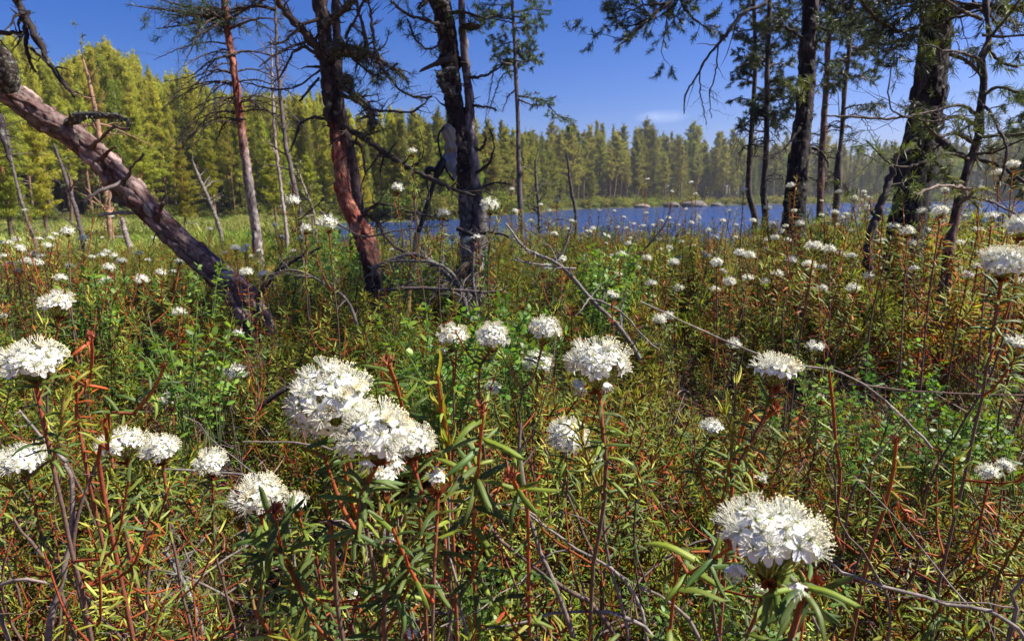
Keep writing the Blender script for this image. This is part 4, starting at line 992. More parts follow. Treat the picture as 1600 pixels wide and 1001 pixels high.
# young trees and dead stems on the left between bog and forest
NY = dict(n=20, L=0.09, wid=0.006, col=(0.16, 0.19, 0.035), back=0.12)
for k, (rows, lab, col) in enumerate([
 ([(128, 370, 11, 6), (116, 320, 11, 6), (100, 270, 11, 5), (84, 225, 11, 3)], 'dark slanting dead stem under the leaning pine in the meadow', (0.10, 0.08, 0.08)),
 ([(55, 380, 12, 5), (38, 330, 12, 5), (22, 270, 12, 4), (10, 210, 12, 4), (4, 180, 12, 3)], 'grey slanting stem at the left edge of the meadow', (0.13, 0.11, 0.10)),
 ([(345, 365, 14, 6), (330, 320, 14, 6), (312, 280, 14, 5), (300, 250, 14, 3)], 'pale leaning dead stem between leaning pine and slender pine', (0.16, 0.14, 0.12)),
 ([(205, 395, 13, 8), (196, 365, 13, 8), (190, 340, 13, 6)], 'short broken stump stem below the leaning pine', (0.22, 0.18, 0.17)),
 ([(170, 340, 22, 8), (160, 250, 22, 8), (152, 190, 22, 7), (140, 130, 22, 5), (128, 88, 22, 3)], 'tall thin pine with open crown before the forest, above the leaning trunk', (0.26, 0.15, 0.09)),
 ([(655, 380, 9, 6), (650, 330, 9, 5), (645, 300, 9, 4)], 'small dark stem beside the foot of the landing net', (0.10, 0.08, 0.06)),
 ([(900, 345, 12, 5), (893, 300, 12, 5), (888, 260, 12, 4), (886, 240, 12, 2)], 'thin dark dead stem with sideways twigs before the far shore, right of the shore pine', (0.07, 0.055, 0.05)),
 ([(842, 330, 16, 5), (838, 290, 16, 5), (836, 250, 16, 3)], 'small yellow green young pine beside the shore pine', (0.10, 0.08, 0.06)),
 ([(492, 340, 11, 4), (478, 300, 11, 4), (465, 265, 11, 2)], 'small slanting sapling with yellow green tufts left of the gnarled pine', (0.22, 0.18, 0.14))]):
    thin('young_tree' if k in (4, 7, 8) else 'dead_sapling', lab, rows, col, 320 + k, 22 if k in (4, 7, 8) else 9, 'tree' if k in (4, 7, 8) else 'dead stem',
         dict(NY, col=(0.11, 0.15, 0.04), L=0.16, wid=0.012) if k == 4 else (NY if k in (7, 8) else None), 2, (0.12, 0.3))

# the parts of the tall crowns that stand above the view and shade the bog
def high_crown(parent_name, x, y, z0, z1, rad, cnt, seed):
    par = bpy.data.objects[parent_name]; r = np.random.default_rng(seed); mb = MB(); nb = MB(); tips = []
    for k in range(cnt):
        z = r.uniform(z0, z1); a = r.uniform(0, 6.28); L = rad * r.uniform(.5, 1.0) * (1.1 - .6 * (z - z0) / (z1 - z0))
        limb(mb, (x, y, z), (math.cos(a), math.sin(a), .15), L, .018, 2, r, (0.06, .045, .04), .35, 0, tips, 6, None, (30, 60), (.3, .5), 4)
    tips = [t for t in tips if to_px(t[0])[1] < -20]
    tufts(nb, [t[0] for t in tips], [t[1] for t in tips], 14, .07, .004, (.07, .10, .04), r, .08)
    q = own(mb, 'high_branches', M_TWIG, par)
    nbo = nb.obj('needles', M_NEEDLE, q); nbo['kind'] = 'stuff'
high_crown('thick_pine', 2.25, 3.4, 2.9, 5.2, 1.5, 34, 5)
high_crown('straight_pine', 2.2, 4.6, 3.4, 5.8, 1.5, 30, 6)
high_crown('twin_stemmed_pine', -.4, 3.4, 2.9, 4.8, 1.1, 20, 7)

# landing net left hanging on the twin stemmed pine
def landing_net():
    D = 3.15
    hang = P(700, 196, D)
    foot = P(640, 432, D - 0.05)
    e = thing('landing_net', (foot[0], foot[1], ground(foot[0], foot[1])), 'grey cloth landing net on a black and tan pole hung on the dark central pine', 'fishing net')
    mb = MB()
    ys = [194, 197, 202, 210, 222, 236, 250, 262, 272, 280]
    lx = [697, 692, 689, 690, 695, 694, 690, 697, 706, 710]
    rx = [701, 707, 710, 711, 713, 714, 714, 713, 712, 711]
    n, m = 40, 28; V = []
    r = random.Random(4)
    for i in range(n):
        t = i / (n - 1) * (len(ys) - 1)
        y = np.interp(t, range(len(ys)), ys); a = np.interp(t, range(len(ys)), lx) + 4.5 * nz(y, 3, 0, .09); b = np.interp(t, range(len(ys)), rx) + 5 * nz(y, 17, 0, .11)
        for j in range(m):
            u = 2 * pi * j / m
            fold = 1 + 0.30 * math.sin(3 * u + y * 0.09) + 0.22 * math.sin(7 * u - y * 0.16) + .5 * nz(y, u * 9, 0, .08)
            x = (a + b) / 2 + (b - a) / 2 * math.cos(u) * (0.95 + 0.06 * math.sin(5 * u + y * .1))
            q = P(x, y + 1.5 * math.sin(4 * u), D + math.sin(u) * (b - a) / 2 * D / 1000 * 0.55 * fold + 0.022 * nz(x, y, u, 0.10))
            V.append(q)
    i = np.arange(n - 1)[:, None] * m; j = np.arange(m)[None]; k = (j + 1) % m
    f = np.stack([i + j, i + k, i + m + k, i + m + j], -1).reshape(-1, 4)
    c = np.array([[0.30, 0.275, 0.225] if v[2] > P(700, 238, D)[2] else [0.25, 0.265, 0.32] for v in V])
    mb.add(V, f, c); own(mb, 'net_bag', M_CLOTH, e)
    mb = MB(); q = spline([P(694, 198, D - .02), P(685, 212, D - .02), P(688, 240, D - .02), P(698, 266, D - .02), P(709, 282, D)], 24); tube(mb, q, 0.005, 7, (0.03, 0.03, 0.035)); own(mb, 'rim', M_CLOTH, e)
    mb = MB(); q = spline([P(694, 248, D - .01), P(686, 265, D - .01), P(680, 280, D - .01), P(672, 305, D - .01), P(663, 335, D - .02), P(656, 356, D - .03), P(652, 366, D - .03)], 30)
    tube(mb, q, np.interp(np.linspace(0, 1, 30), [0, .15, .25, .35, 1], [.018, .024, .015, .011, .011]), 10, (0.012, 0.012, 0.014)); own(mb, 'shaft', M_BLACK, e)
    mb = MB(); q = spline([P(680, 266, D - .02), P(672, 264, D - .03), P(666, 270, D - .03), P(674, 275, D - .02)], 14); tube(mb, q, [.004] + [.013] * 12 + [.004], 8, (0.014, 0.014, 0.016)); own(mb, 'folding_joint', M_BLACK, e)
    fx, fy, _ = to_px((foot[0], foot[1], ground(foot[0], foot[1])))
    mb = MB(); q = spline([P(652, 364, D - .03), P(648, 395, D - .04), P(640, 440, D - .05), P(632, min(fy, 560), D - .06)], 20); tube(mb, q, 0.015, 10, (0.26, 0.17, 0.06)); own(mb, 'handle', M_BLACK, e)
M_CLOTH = leafy('net_cloth', 0.8, 0.25, 0, 0, 0.2, nscale=22, tcol=(1, 1, 1)); M_BLACK = woody('grip', 100, 0.1, 0.1, 0.5)
landing_net()

# faint far birch and the rest are in the forest above
# ------------------------------------------------------------------ labrador tea: leaves, florets, heads
def leaf_geo(kind, seg=6, curl=0.0, side=0.0):
    """narrow leathery leaf along +Y, 1 long; +Z is its upper side"""
    mb = MB()
    t = np.linspace(0, 1, seg + 1)
    wid = {'ledum': 0.075, 'young': 0.055, 'berry': 0.30}[kind]
    if kind == 'berry': w_ = wid * np.sin(np.clip(t * 0.97 + 0.02, 0, 1) * pi) ** 0.6
    else: w_ = wid * np.clip(np.minimum(t * 9, (1 - t) * 5), 0, 1) ** 0.6 * (1 - 0.25 * t)
    dr = {'ledum': -0.22, 'young': 0.10, 'berry': -0.1}[kind]
    dr -= curl; y = t - abs(dr) * .3 * t ** 3; z = dr * t ** 2 + .06 * np.sin(t * 6 + curl * 9) * t
    rows = np.stack([np.stack([-w_, y, z - 0.6 * w_], -1), np.stack([-w_ * .5, y, z + 0.02], -1), np.stack([0 * w_, y, z - 0.15 * w_], -1), np.stack([w_ * .5, y, z + 0.02], -1), np.stack([w_, y, z - 0.6 * w_], -1)], 1)
    rows[:, :, 0] += side * (t ** 2)[:, None]
    if kind == 'berry': rows[:, :, 2] = (z - 0)[:, None] + np.abs(rows[:, :, 0]) * 0.25
    m = 5
    i = np.arange(seg)[:, None] * m; j = np.arange(m - 1)[None]
    f = np.stack([i + j, i + j + 1, i + m + j + 1, i + m + j], -1).reshape(-1, 4)
    c = {'ledum': (0.085, 0.128, 0.026), 'young': (0.34, 0.37, 0.06), 'berry': (0.13, 0.24, 0.035)}[kind]
    cc = np.tile(np.array(c), ((seg + 1) * m, 1)); cc[2::m] *= 1.5
    mb.add(rows.reshape(-1, 3), f, cc)
    return mb
LEAFM = {}
TINTS = {'ledum': [(1, 1, 1), (1.8, 1.6, 0.9), (0.8, 0.9, 1.0), (2.4, 1.6, 0.7), (4.2, 0.75, 0.7)], 'young': [(1, 1, 1), (0.8, 0.95, 0.9), (1.25, 1.1, 0.9)], 'berry': [(1, 1, 1), (0.7, 0.8, .8), (1.3, 1.15, 1)]}
for k_ in ('ledum', 'young', 'berry'):
    for q_, t_ in enumerate(TINTS[k_]):
        LEAFM[(k_, q_)] = []
        for cu_, sd_ in ((0, .05), (.18, -.1), (.42, .12), (-.12, -.04)):
            m_ = MB(); m_.bake(leaf_geo(k_, 6, cu_, sd_).pack(), [np.eye(4)], [t_])
            LEAFM[(k_, q_)].append(m_.mesh('leaf', M_LEAF if k_ != 'berry' else M_BERRY))
def leaf_lo(kind):
    """cheap version: folded lozenge"""
    mb = MB(); w_ = {'ledum': 0.07, 'young': 0.055, 'berry': 0.27}[kind]; dr = {'ledum': -0.2, 'young': 0.08, 'berry': -0.1}[kind]
    v = [(0, 0, 0), (-w_, .35, -.03), (0, .4, .02), (w_, .35, -.03), (-w_ * .8, .75, dr * .6 - .03), (w_ * .8, .75, dr * .6 - .03), (0, 1, dr)]
    c = {'ledum': (0.085, 0.128, 0.026), 'young': (0.34, 0.37, 0.06), 'berry': (0.13, 0.24, 0.035)}[kind]
    mb.add(v, [(0, 2, 1), (0, 3, 2), (1, 2, 4), (2, 3, 5), (2, 5, 4), (4, 5, 6)], c)
    return mb.pack()
LO = {k: leaf_lo(k) for k in ('ledum', 'young', 'berry')}

def floret_geo(r, hi=True, open_=1.0):
    """five petals and a spray of stamens; opens along +Y, about 14 mm across"""
    mb = MB()
    R0 = 0.0072
    for k in range(5):
        a = 2 * pi * k / 5 + r.uniform(-.15, .15)
        cx, cz = math.cos(a), math.sin(a); tx, tz = -sin_(a), math.cos(a)
        L = R0 * r.uniform(0.9, 1.1); wd = 0.0025 * r.uniform(.85, 1.15)
        sg = 5 if hi else 2
        tt = np.linspace(0, 1, sg + 1); ww = wd * (np.sin(np.clip(0.10 + tt * 0.84, 0, 1) * pi) ** 0.7)
        rad = 0.0008 + L * tt * (0.45 + 0.55 * open_); yy = -0.003 * tt ** 2 * open_ * r.uniform(0, 1.6) + (1 - open_) * L * tt * .9
        tw = r.uniform(-.5, .5)
        if hi:
            rows = np.stack([np.stack([cx * rad + s * tx * ww, yy + (0.0007 * abs(s)) + tw * s * ww * .5, cz * rad + s * tz * ww], -1) for s in (-1, 0, 1)], 1)
            i = np.arange(sg)[:, None] * 3; j = np.arange(2)[None]
            f = np.stack([i + j, i + j + 1, i + 4 + j, i + 3 + j], -1).reshape(-1, 4)
            c = np.tile(np.array((0.84, 0.84, 0.80)), ((sg + 1) * 3, 1)); c[:3] = (0.55, 0.60, 0.28)
            mb.add(rows.reshape(-1, 3), f, c)
        else:
            v = [(cx * rad[0], yy[0], cz * rad[0]), (cx * rad[1] + tx * wd, yy[1], cz * rad[1] + tz * wd), (cx * rad[2], yy[2], cz * rad[2]), (cx * rad[1] - tx * wd, yy[1], cz * rad[1] - tz * wd)]
            mb.add(v, [[0, 1, 2, 3]], (0.84, 0.84, 0.80))
    ns = 13 if hi else 7
    for k in range(ns):
        a = 2 * pi * k / ns + r.uniform(-.3, .3); sp = r.uniform(0.15, 0.75)
        d = np.array([math.cos(a) * sp, 1, math.sin(a) * sp]); d /= np.linalg.norm(d); L = r.uniform(0.0075, 0.0105)
        if hi:
            q = np.array([[0, 0, 0], d * L * .5 + (0, .0002, 0), d * L]); tube(mb, q, [0.00022, 0.00018, 0.00018], 3, (0.85, 0.85, 0.76))
            e_ = d * L; s = 0.0005
            mb.add([e_ + (s, 0, 0), e_ + (0, 0, s), e_ + (-s, 0, 0), e_ + (0, 0, -s), e_ + (0, s * 1.6, 0)], [(0, 1, 4), (1, 2, 4), (2, 3, 4), (3, 0, 4)], (0.78, 0.72, 0.48))
        else:
            b = nrm(np.cross(d, r.normal(0, 1, 3))) * 0.00042
            mb.add([b, -b, d * L - b * .9, d * L + b * .9], [[0, 1, 2, 3]], (0.85, 0.85, 0.78))
    # ovary
    s = 0.0016
    mb.add([(s, 0, 0), (0, 0, s), (-s, 0, 0), (0, 0, -s), (0, s * 1.7, 0)], [(0, 4, 1), (1, 4, 2), (2, 4, 3), (3, 4, 0)], (0.42, 0.50, 0.14))
    return mb
def sin_(a): return math.sin(a)
_fr = np.random.default_rng(3)
FL_HI = [floret_geo(_fr, True, o).mesh('floret', M_PETAL) for o in (1, 1, .9, .75)]
FL_BELL = [floret_geo(_fr, True, o).mesh('floret', M_PETAL) for o in (.35, .2)]
def creamy(p, t):
    v, c, f3, f4 = p; return v, c * np.array(t), f3, f4
FL_LO = [floret_geo(_fr, False, 1).pack(), creamy(floret_geo(_fr, False, .9).pack(), (1, .98, .92)), creamy(floret_geo(_fr, False, .45).pack(), (1, .97, .86))]
_cb = MB(); _cb.bake(floret_geo(_fr, True, .3).pack(), [np.eye(4)], [(.98, .92, .78)]); FL_OLD = _cb.mesh('floret', M_PETAL)

def head_layout(r, Rh, n, ext, flat=1.0):
    """floret seats on a dome round the top of the flower stem; +Z is up. returns pos, dir"""
    k = np.arange(n) + 0.5
    ph = np.arccos(1 - k / n * (1 - math.cos(ext))); th = k * 2.39996 + r.uniform(0, 6)
    d = np.stack([np.sin(ph) * np.cos(th), np.sin(ph) * np.sin(th), np.cos(ph)], -1) + r.normal(0, 0.11, (n, 3)); d = nrm(d)
    pos = d * Rh * r.uniform(0.84, 1.12, (n, 1)) * np.array([1, 1, flat])
    return pos, nrm(d + np.array([0, 0, 0.25]))

def head_base(r, pos, Rh, drop):
    """pedicels, bud scales and the knob they rise from"""
    mb = MB(); o = np.array([0, 0, -drop])
    for p in pos:
        a = o + r.normal(0, 0.0012, 3); mid = (a + p) / 2 + np.array([0, 0, -0.002]) + (p - a) * np.array([.12, .12, -.02])
        q = spline([a, mid, p], 5); tube(mb, q, 0.00045, 3, np.array((0.38, 0.38, 0.10)) * r.uniform(.7, 1.15), False)
    for _ in range(20):
        d = nrm(r.normal(0, 1, 3) * (1, 1, .4) + (0, 0, .75)); L = r.uniform(.006, .013); b = nrm(np.cross(d, r.normal(0, 1, 3))) * .0022
        s = o + (0, 0, -.004)
        mb.add([s - b * .6, s + b * .6, s + d * L * .6 + b, s + d * L * .6 - b, s + d * L], [(0, 1, 2), (0, 2, 3), (3, 2, 4)], np.array((0.20, 0.055, 0.018)) * r.uniform(.6, 1.4))
    return mb

def rot_to(axis):
    """4x4 that turns +Z to axis"""
    return Vector((0, 0, 1)).rotation_difference(Vector(axis)).to_matrix().to_4x4()

# shared cheap heads for the middle distance
HEAD_LO = []
for s_ in range(7):
    r = np.random.default_rng(50 + s_)
    Rh = 0.022 if s_ != 4 else .018; n = (36, 32, 26, 34, 22, 20, 14)[s_]
    pos, dr = head_layout(r, Rh, n, R(105 if s_ < 5 else 70), 0.85)
    mb = head_base(r, pos, Rh, 0.018)
    for q_ in range(3):
        i = np.arange(n) % 3 == q_
        mb.bake(FL_LO[q_], mats(frames(dr[i], r.uniform(0, 6, i.sum())), pos[i], 1.0))
    HEAD_LO.append(mb.mesh('flower_head', M_PETAL, False))

REDST = np.array((0.27, 0.062, 0.018)); WOODST = np.array((0.13, 0.085, 0.065))
def stem_curve(root, top, r, via=None, lean=0.10):
    if via is not None: pts = [root] + via + [top]
    else:
        m1 = root * .62 + top * .38 + np.r_[r.normal(0, lean * .3, 2), 0]; m2 = root * .25 + top * .75 + np.r_[r.normal(0, lean * .15, 2), 0.0]
        pts = [root, m1, m2, top]
    q = spline(pts, 22); q[1:-3] += np.cumsum(r.normal(0, .0011, (18, 3)), 0)[::-1] * np.array([1, 1, 0]); return q

def leaves_on(r, q, n, lo, hi, L, up=55, low=105, kinds=((('ledum', 0), .5), (('ledum', 1), .25), (('ledum', 2), .25))):
    """seats for n leaves along a stem q between the fractions lo..hi"""
    t = nrm(np.gradient(q, axis=0)); N = len(q)
    s = lo + (hi - lo) * np.sort(r.random(n) ** 0.75)
    i = np.clip((s * (N - 1)).astype(int), 0, N - 2); fr = (s * (N - 1) - i)[:, None]
    p = q[i] * (1 - fr) + q[i + 1] * fr; ax = t[i]
    az = np.arange(n) * 2.4 + r.uniform(0, 6) + r.normal(0, .3, n)
    a = nrm(np.cross(ax, np.array([0.2, 0.1, 1.0]) + r.normal(0, .01, 3))); b = np.cross(ax, a)
    u = (s - lo) / (hi - lo + 1e-6)
    ang = np.radians(low + (up - low) * u + r.normal(0, 12, n))
    side = np.cos(az)[:, None] * a + np.sin(az)[:, None] * b
    d = ax * np.cos(ang)[:, None] + side * np.sin(ang)[:, None]
    rot = frames(d, r.normal(0, .25, n), ax)
    sc_ = L * r.uniform(.65, 1.15, n)
    pk = r.choice(len(kinds), n, p=np.array([k[1] for k in kinds]) / sum(k[1] for k in kinds))
    return rot, p, sc_, [kinds[i_][0] for i_ in pk]

KIND = {
 'green': ((('ledum', 0), .45), (('ledum', 1), .3), (('ledum', 2), .25)),
 'olive': ((('ledum', 1), .5), (('ledum', 3), .35), (('ledum', 4), .15)),
 'rust':  ((('ledum', 4), .7), (('ledum', 3), .3)),
 'young': ((('young', 0), .6), (('young', 1), .2), (('young', 2), .2)),
 'fresh': ((('ledum', 1), .4), (('young', 1), .4), (('ledum', 3), .2)),
}
def put_leaves(parent, seats, base=None):
    rot, p, s, kk = seats
    Mx = mats(rot, p, s)
    for i in range(len(p)):
        o = link('leaf', LEAFM[kk[i]][int(rg.integers(4))], parent); o.matrix_basis = Matrix(Mx[i].tolist())
def bake_leaves(mb, seats):
    rot, p, s, kk = seats
    Mx = mats(rot, p, s)
    for key in set(kk):
        i = [a for a, b in enumerate(kk) if b == key]
        mb.bake(LO[key[0]], Mx[i], np.tile(TINTS[key[0]][key[1]], (len(i), 1)) * np.random.default_rng(len(p)).uniform(.75, 1.25, (len(i), 1)))

def hero(px, py, wpx, label, d=None, n=36, ext=105, flat=0.85, tilt=(0, -0.08), via=None, root=None, kinds='green', nl=28, group=None, parts=True, L=0.028, bells=0, extra=2, seed=None, leafstart=None):
    r = np.random.default_rng(seed if seed is not None else abs(int(px * 7 + py)))
    D = max(0.33, 60.0 / wpx) if d is None else d
    c = P(px, py, D)
    while c[2] < 0.16 and D > .5: D *= 0.96; c = P(px, py, D)
    Rout = wpx * D / 2000.0; Rh = max(0.008, Rout - 0.0085)
    hs_ = 1.0
    if Rout < 0.022: hs_ = max(.55, Rout / 0.022); Rh = max(0.006, Rout - 0.0085 * hs_)
    c = c - np.array([0, 0, Rh * 0.35])
    axis = nrm(np.array([tilt[0], tilt[1], 1.0]) + r.normal(0, .05, 3) * (1, 1, 0))
    drop = Rh * 0.75 + 0.004
    top = c - axis * drop
    if root is None: root = c[:2] + r.normal(0, 0.05, 2) + np.array([0, 0.06])
    root = np.array([root[0], root[1], 0.0]); root[2] = ground(root[0], root[1]) - .02
    v = None
    if via: v = [P(a, b, D + dd) for a, b, dd in via][::-1]
    q = stem_curve(root, top, r, v)
    e = thing('labrador_tea', root, label, 'flower', group)
    inv = Matrix.Translation(-Vector(root))
    def own2(o): o.parent = e; o.matrix_parent_inverse = inv; return o
    mb = MB(); tt = np.linspace(0, 1, len(q))[:, None]
    zz = np.clip((top[2] - q[:, 2:3]) / 0.10, 0, 1)
    cols = REDST * (1 - zz) + WOODST * zz
    tube(mb, q, np.interp(tt[:, 0], [0, .8, 1], [.0028, .0018, .0021]) * min(1, .7 + Rout * 10), 6, cols)
    # side shoots below the flower
    lv = []
    Ls = np.linalg.norm(np.diff(q, axis=0), axis=1).sum()
    f0 = max(0.05, 1 - 0.11 / Ls) if leafstart is None else leafstart
    lv.append(leaves_on(r, q, nl, f0, 0.985, L, 60, 112, KIND[kinds]))
    for k in range(extra):
        i = int((f0 + (1 - f0) * r.uniform(-.25, .6)) * 21); i = max(4, min(19, i)); a = r.uniform(0, 2 * pi)
        dd = np.array([math.cos(a) * .5, math.sin(a) * .5, r.uniform(.5, 1)]); l = r.uniform(.05, .09)
        s_ = spline([q[i], q[i] + dd * l * .5 + (0, 0, -.003), q[i] + dd * l + (0, 0, .012)], 8)
        yk = r.random() < .45
        tube(mb, s_, np.linspace(.0017, .0012, 8), 5, REDST if not yk else REDST * .4 + np.array((.15, .18, .05)) * .6)
        lv.append(leaves_on(r, s_, 15, .3, 1.0, L * (.85 if yk else .8), 22 if yk else 50, 60 if yk else 100, KIND['young' if yk else kinds]))
    if D > .42:                                              # bushy lower twigs of the same plant
        fb2 = MB()
        for k in range(7):
            i = int(r.uniform(5, 16)); a = r.uniform(0, 2 * pi); l = r.uniform(.07, .13); v_ = np.array([math.cos(a), math.sin(a), 0])
            s_ = spline([q[i], q[i] + v_ * l * .5 + (0, 0, l * .2), q[i] + v_ * l * .8 + (0, 0, l * .8)], 8)
            tube(mb, s_, np.linspace(.0016, .001, 8), 4, REDST * .8); bake_leaves(fb2, leaves_on(r, s_, 16, .3, 1, L * .85, 40, 100, KIND[('green', 'fresh', 'young', 'olive')[int(r.integers(4))]]))
        tag(own2(fb2.obj('lower_foliage', M_LEAF, smooth=False)), kind='stuff')
    own2(mb.obj('stem', M_STEM))
    if parts:
        for s_ in lv:
            rot, p, sc_, kk = s_; Mx = mats(rot, p, sc_)
            for i in range(len(p)):
                o = link('leaf', LEAFM[kk[i]][int(rg.integers(4))]); o.parent = e; o.matrix_parent_inverse = inv; o.matrix_basis = Matrix(Mx[i].tolist())
    else:
        mb = MB()
        for s_ in lv: bake_leaves(mb, s_)
        tag(own2(mb.obj('foliage', M_LEAF, smooth=False)), kind='stuff')
    # head
    pos, dr = head_layout(r, Rh, n, R(ext), flat)
    Mh = Matrix.Translation(Vector(c)) @ rot_to(axis)
    if parts:
        ho = own2(head_base(r, pos, Rh, drop / 1.0).obj('flower_head', M_PETAL)); ho.matrix_basis = Mh
        Fx = mats(frames(dr, r.uniform(0, 6, n)), pos, hs_ * r.uniform(.9, 1.12, n))
        for i in range(n):
            o = link('floret', FL_HI[int(r.integers(4))] if r.random() > .12 else (FL_OLD if r.random() < .5 else FL_BELL[0]), ho); o.matrix_basis = Matrix(Fx[i].tolist())
        for k in range(bells):
            a = r.uniform(0, 2 * pi); pp = np.array([math.cos(a), math.sin(a), 0]) * Rh * r.uniform(.7, 1.05) + (0, 0, -Rh * r.uniform(.35, .8))
            o = link('floret', FL_BELL[k % 2], ho); o.matrix_basis = Matrix(mats(frames(np.array([[math.cos(a) * .4, math.sin(a) * .4, -.8]]), np.zeros(1)), pp[None], 1.05)[0].tolist())
    else:
        mb = head_base(r, pos, Rh, drop)
        for k in range(3):
            i = np.arange(n) % 3 == k
            mb.bake(FL_LO[k], mats(frames(dr[i], r.uniform(0, 6, i.sum())), pos[i], hs_))
        ho = own2(mb.obj('flower_head', M_PETAL, smooth=False)); ho.matrix_basis = Mh
    return e, q

HEROPX = []
def H_(px, py, w_, label, **k):
    HEROPX.append((px, py, w_, 60.0 / w_ if k.get('d') is None else k['d'])); return hero(px, py, w_, label, **k)
H_(1209, 822, 182, 'largest flat topped white flower head, low at the right on an upright rusty stem', d=0.36, n=46, ext=84, flat=.62, tilt=(.04, .02), via=[(1216, 875, .01), (1222, 940, .015), (1228, 1040, .02)], nl=34, L=.030, bells=5, extra=0)
H_(517, 612, 142, 'biggest domed white flower head, the upper one of the joined cluster left of centre', d=0.46, n=62, ext=112, flat=.95, tilt=(-.1, -.15), nl=22, via=[(540, 690, .04), (560, 800, .06), (590, 900, .1)], bells=2)
H_(590, 668, 122, 'white flower head joined to the lower right of the biggest dome, with hanging bells', d=0.43, n=40, ext=98, flat=.85, tilt=(0, -.15), via=[(566, 760, .01), (560, 830, .03), (520, 930, .05)], nl=26, bells=6)
H_(645, 684, 74, 'small shaded bluish white flower head tucked behind the right side of the joined cluster', d=0.56, n=30, tilt=(.3, 0), nl=16, bells=2)
H_(934, 560, 106, 'large domed white flower head right of centre on a tall straight red stem', d=0.56, n=44, ext=95, flat=.85, tilt=(0, -.02), via=[(937, 625, .0), (942, 680, .0), (948, 760, .01), (932, 860, .03), (925, 960, .05)], nl=30, bells=4)
H_(851, 510, 54, 'round white flower head, rightmost and highest of the three small ones in the middle', n=38, via=[(842, 560, .0), (836, 590, .02), (815, 660, .03)])
H_(769, 521, 58, 'round white flower head in the middle of the three small ones', n=40, via=[(765, 560, .0), (750, 600, .02)])
H_(707, 522, 56, 'white flower head with yellow stalks showing, leftmost of the three small ones', n=26, ext=85, tilt=(.15, -.2), via=[(704, 565, .0), (708, 600, .02)], bells=1)
H_(841, 563, 50, 'white flower head below the highest of the three small ones, crossed by its stem', n=30)
H_(886, 676, 70, 'white flower head below the large dome on the red stem', d=.78, n=40, tilt=(0, -.4))
H_(768, 606, 32, 'little white flower head on a thick red stalk under the row of three', n=18, d=1.15, ext=85)
H_(1213, 569, 80, 'flat spreading white flower head on a long stem curving up from the lower left', d=.62, n=26, ext=70, flat=.45, tilt=(0, -.1), via=[(1207, 610, 0), (1196, 650, .0), (1160, 715, .0), (1125, 775, .0), (1115, 840, .02), (1110, 960, .03)], nl=20, extra=4)
H_(1113, 664, 44, 'small flat white flower head beside the curving stem of the spreading one', n=20, ext=75, flat=.6)
H_(50, 555, 98, 'large white flower head at the left edge with rusty bud scales below', d=.58, n=40, ext=95, flat=.7, tilt=(.1, -.3), via=[(62, 620, 0), (75, 690, .02)], nl=26)
H_(89, 469, 56, 'white flower head above the large one at the left edge', n=30, ext=88, flat=.7)
H_(190, 686, 76, 'wide white flower head behind pale new shoots, left one of a touching pair', d=.82, n=36, ext=92, flat=.6)
H_(249, 696, 62, 'ragged white flower head, right one of a touching pair at the left', d=.84, n=34)
H_(328, 718, 56, 'round white flower head with yellow gaps, just right of the touching pair', d=.92, n=30)
H_(403, 766, 84, 'white flower head in front at the lower left, its left side in shade', d=.60, n=42, ext=100, flat=.7, tilt=(0, -.2), nl=30, bells=2)
H_(463, 782, 44, 'small ragged white flower head right behind the lower left front one', d=.8, n=16, ext=75)
H_(36, 712, 72, 'white flower head at the left edge below the large one', d=.8, n=36, ext=95, flat=.7)
H_(-12, 716, 46, 'half cut white flower head at the extreme left edge', d=.9, n=26, parts=False)
H_(368, 579, 38, 'small cream white flower head right of the pale green bilberry sprigs', n=24, parts=False)
H_(268, 622, 38, 'small flat white flower head under the long slanting rusty shoot', n=20, ext=70, parts=False)
H_(602, 745, 56, 'few open white florets hanging below the joined cluster', d=.5, n=11, ext=80, tilt=(0, -.5), nl=16)
H_(684, 745, 30, 'pair of single open white florets between the joined cluster and the dark leafy middle', d=.5, n=6, ext=60, nl=14)
H_(602, 836, 40, 'small bluish flower head low under the joined cluster near the moss', d=1.1, n=22, ext=75, flat=.6, parts=False)
H_(1570, 402, 74, 'big white flower head at the right edge above rusty bud scales', d=.72, n=42, ext=96, flat=.6, tilt=(-.1, -.3), nl=26)
H_(1595, 350, 46, 'white flower head cut by the right edge, above the big one', d=1.1, n=28)
H_(1590, 535, 44, 'small white flower head at the right edge below the big one', d=1.2, n=22, ext=80, parts=False)
H_(1546, 735, 36, 'small white flower head at the lower right, left one of a little pair', d=1.1, n=20, parts=False)
H_(1571, 725, 30, 'small white flower head at the lower right, right one of a little pair', d=1.15, n=18, parts=False)
H_(1147, 535, 26, 'small white flower head left of and above the flat spreading one', d=1.9, n=22, parts=False)
H_(1274, 541, 32, 'small white flower head right of and above the flat spreading one', d=1.7, n=22, ext=80, parts=False)
H_(1031, 497, 24, 'white flower head, left and larger of the little pair right of the fallen branch', d=2.0, n=24, parts=False)
H_(1045, 492, 20, 'white flower head, right and smaller of the little pair right of the fallen branch', d=2.05, n=20, parts=False)
H_(967, 429, 15, 'narrow white flower head beside the bright green bilberry bush', d=2.4, n=20, parts=False)
H_(372, 520, 20, 'tiny white tuft of florets under the foot of the leaning pine', d=1.6, n=12, parts=False)
H_(765, 318, 34, 'white flower head high before the water, right of the twin stemmed pine', d=1.7, n=26, parts=False)
H_(621, 292, 22, 'white flower head standing against the trees left of the landing net', d=1.9, n=22, parts=False)
H_(645, 236, 17, 'topmost white flower head, just left of the grey net bag', d=2.0, n=14, ext=80, parts=False)
H_(692, 331, 24, 'white flower head caught in the dead twigs before the twin stemmed pine', d=2.0, n=16, parts=False)
H_(458, 312, 25, 'bluish white flower head just left of the gnarled red pine', d=1.8, n=20, parts=False)
H_(478, 355, 20, 'white flower head with a rusty stalk, lower left of the gnarled red pine', d=1.8, n=16, parts=False)
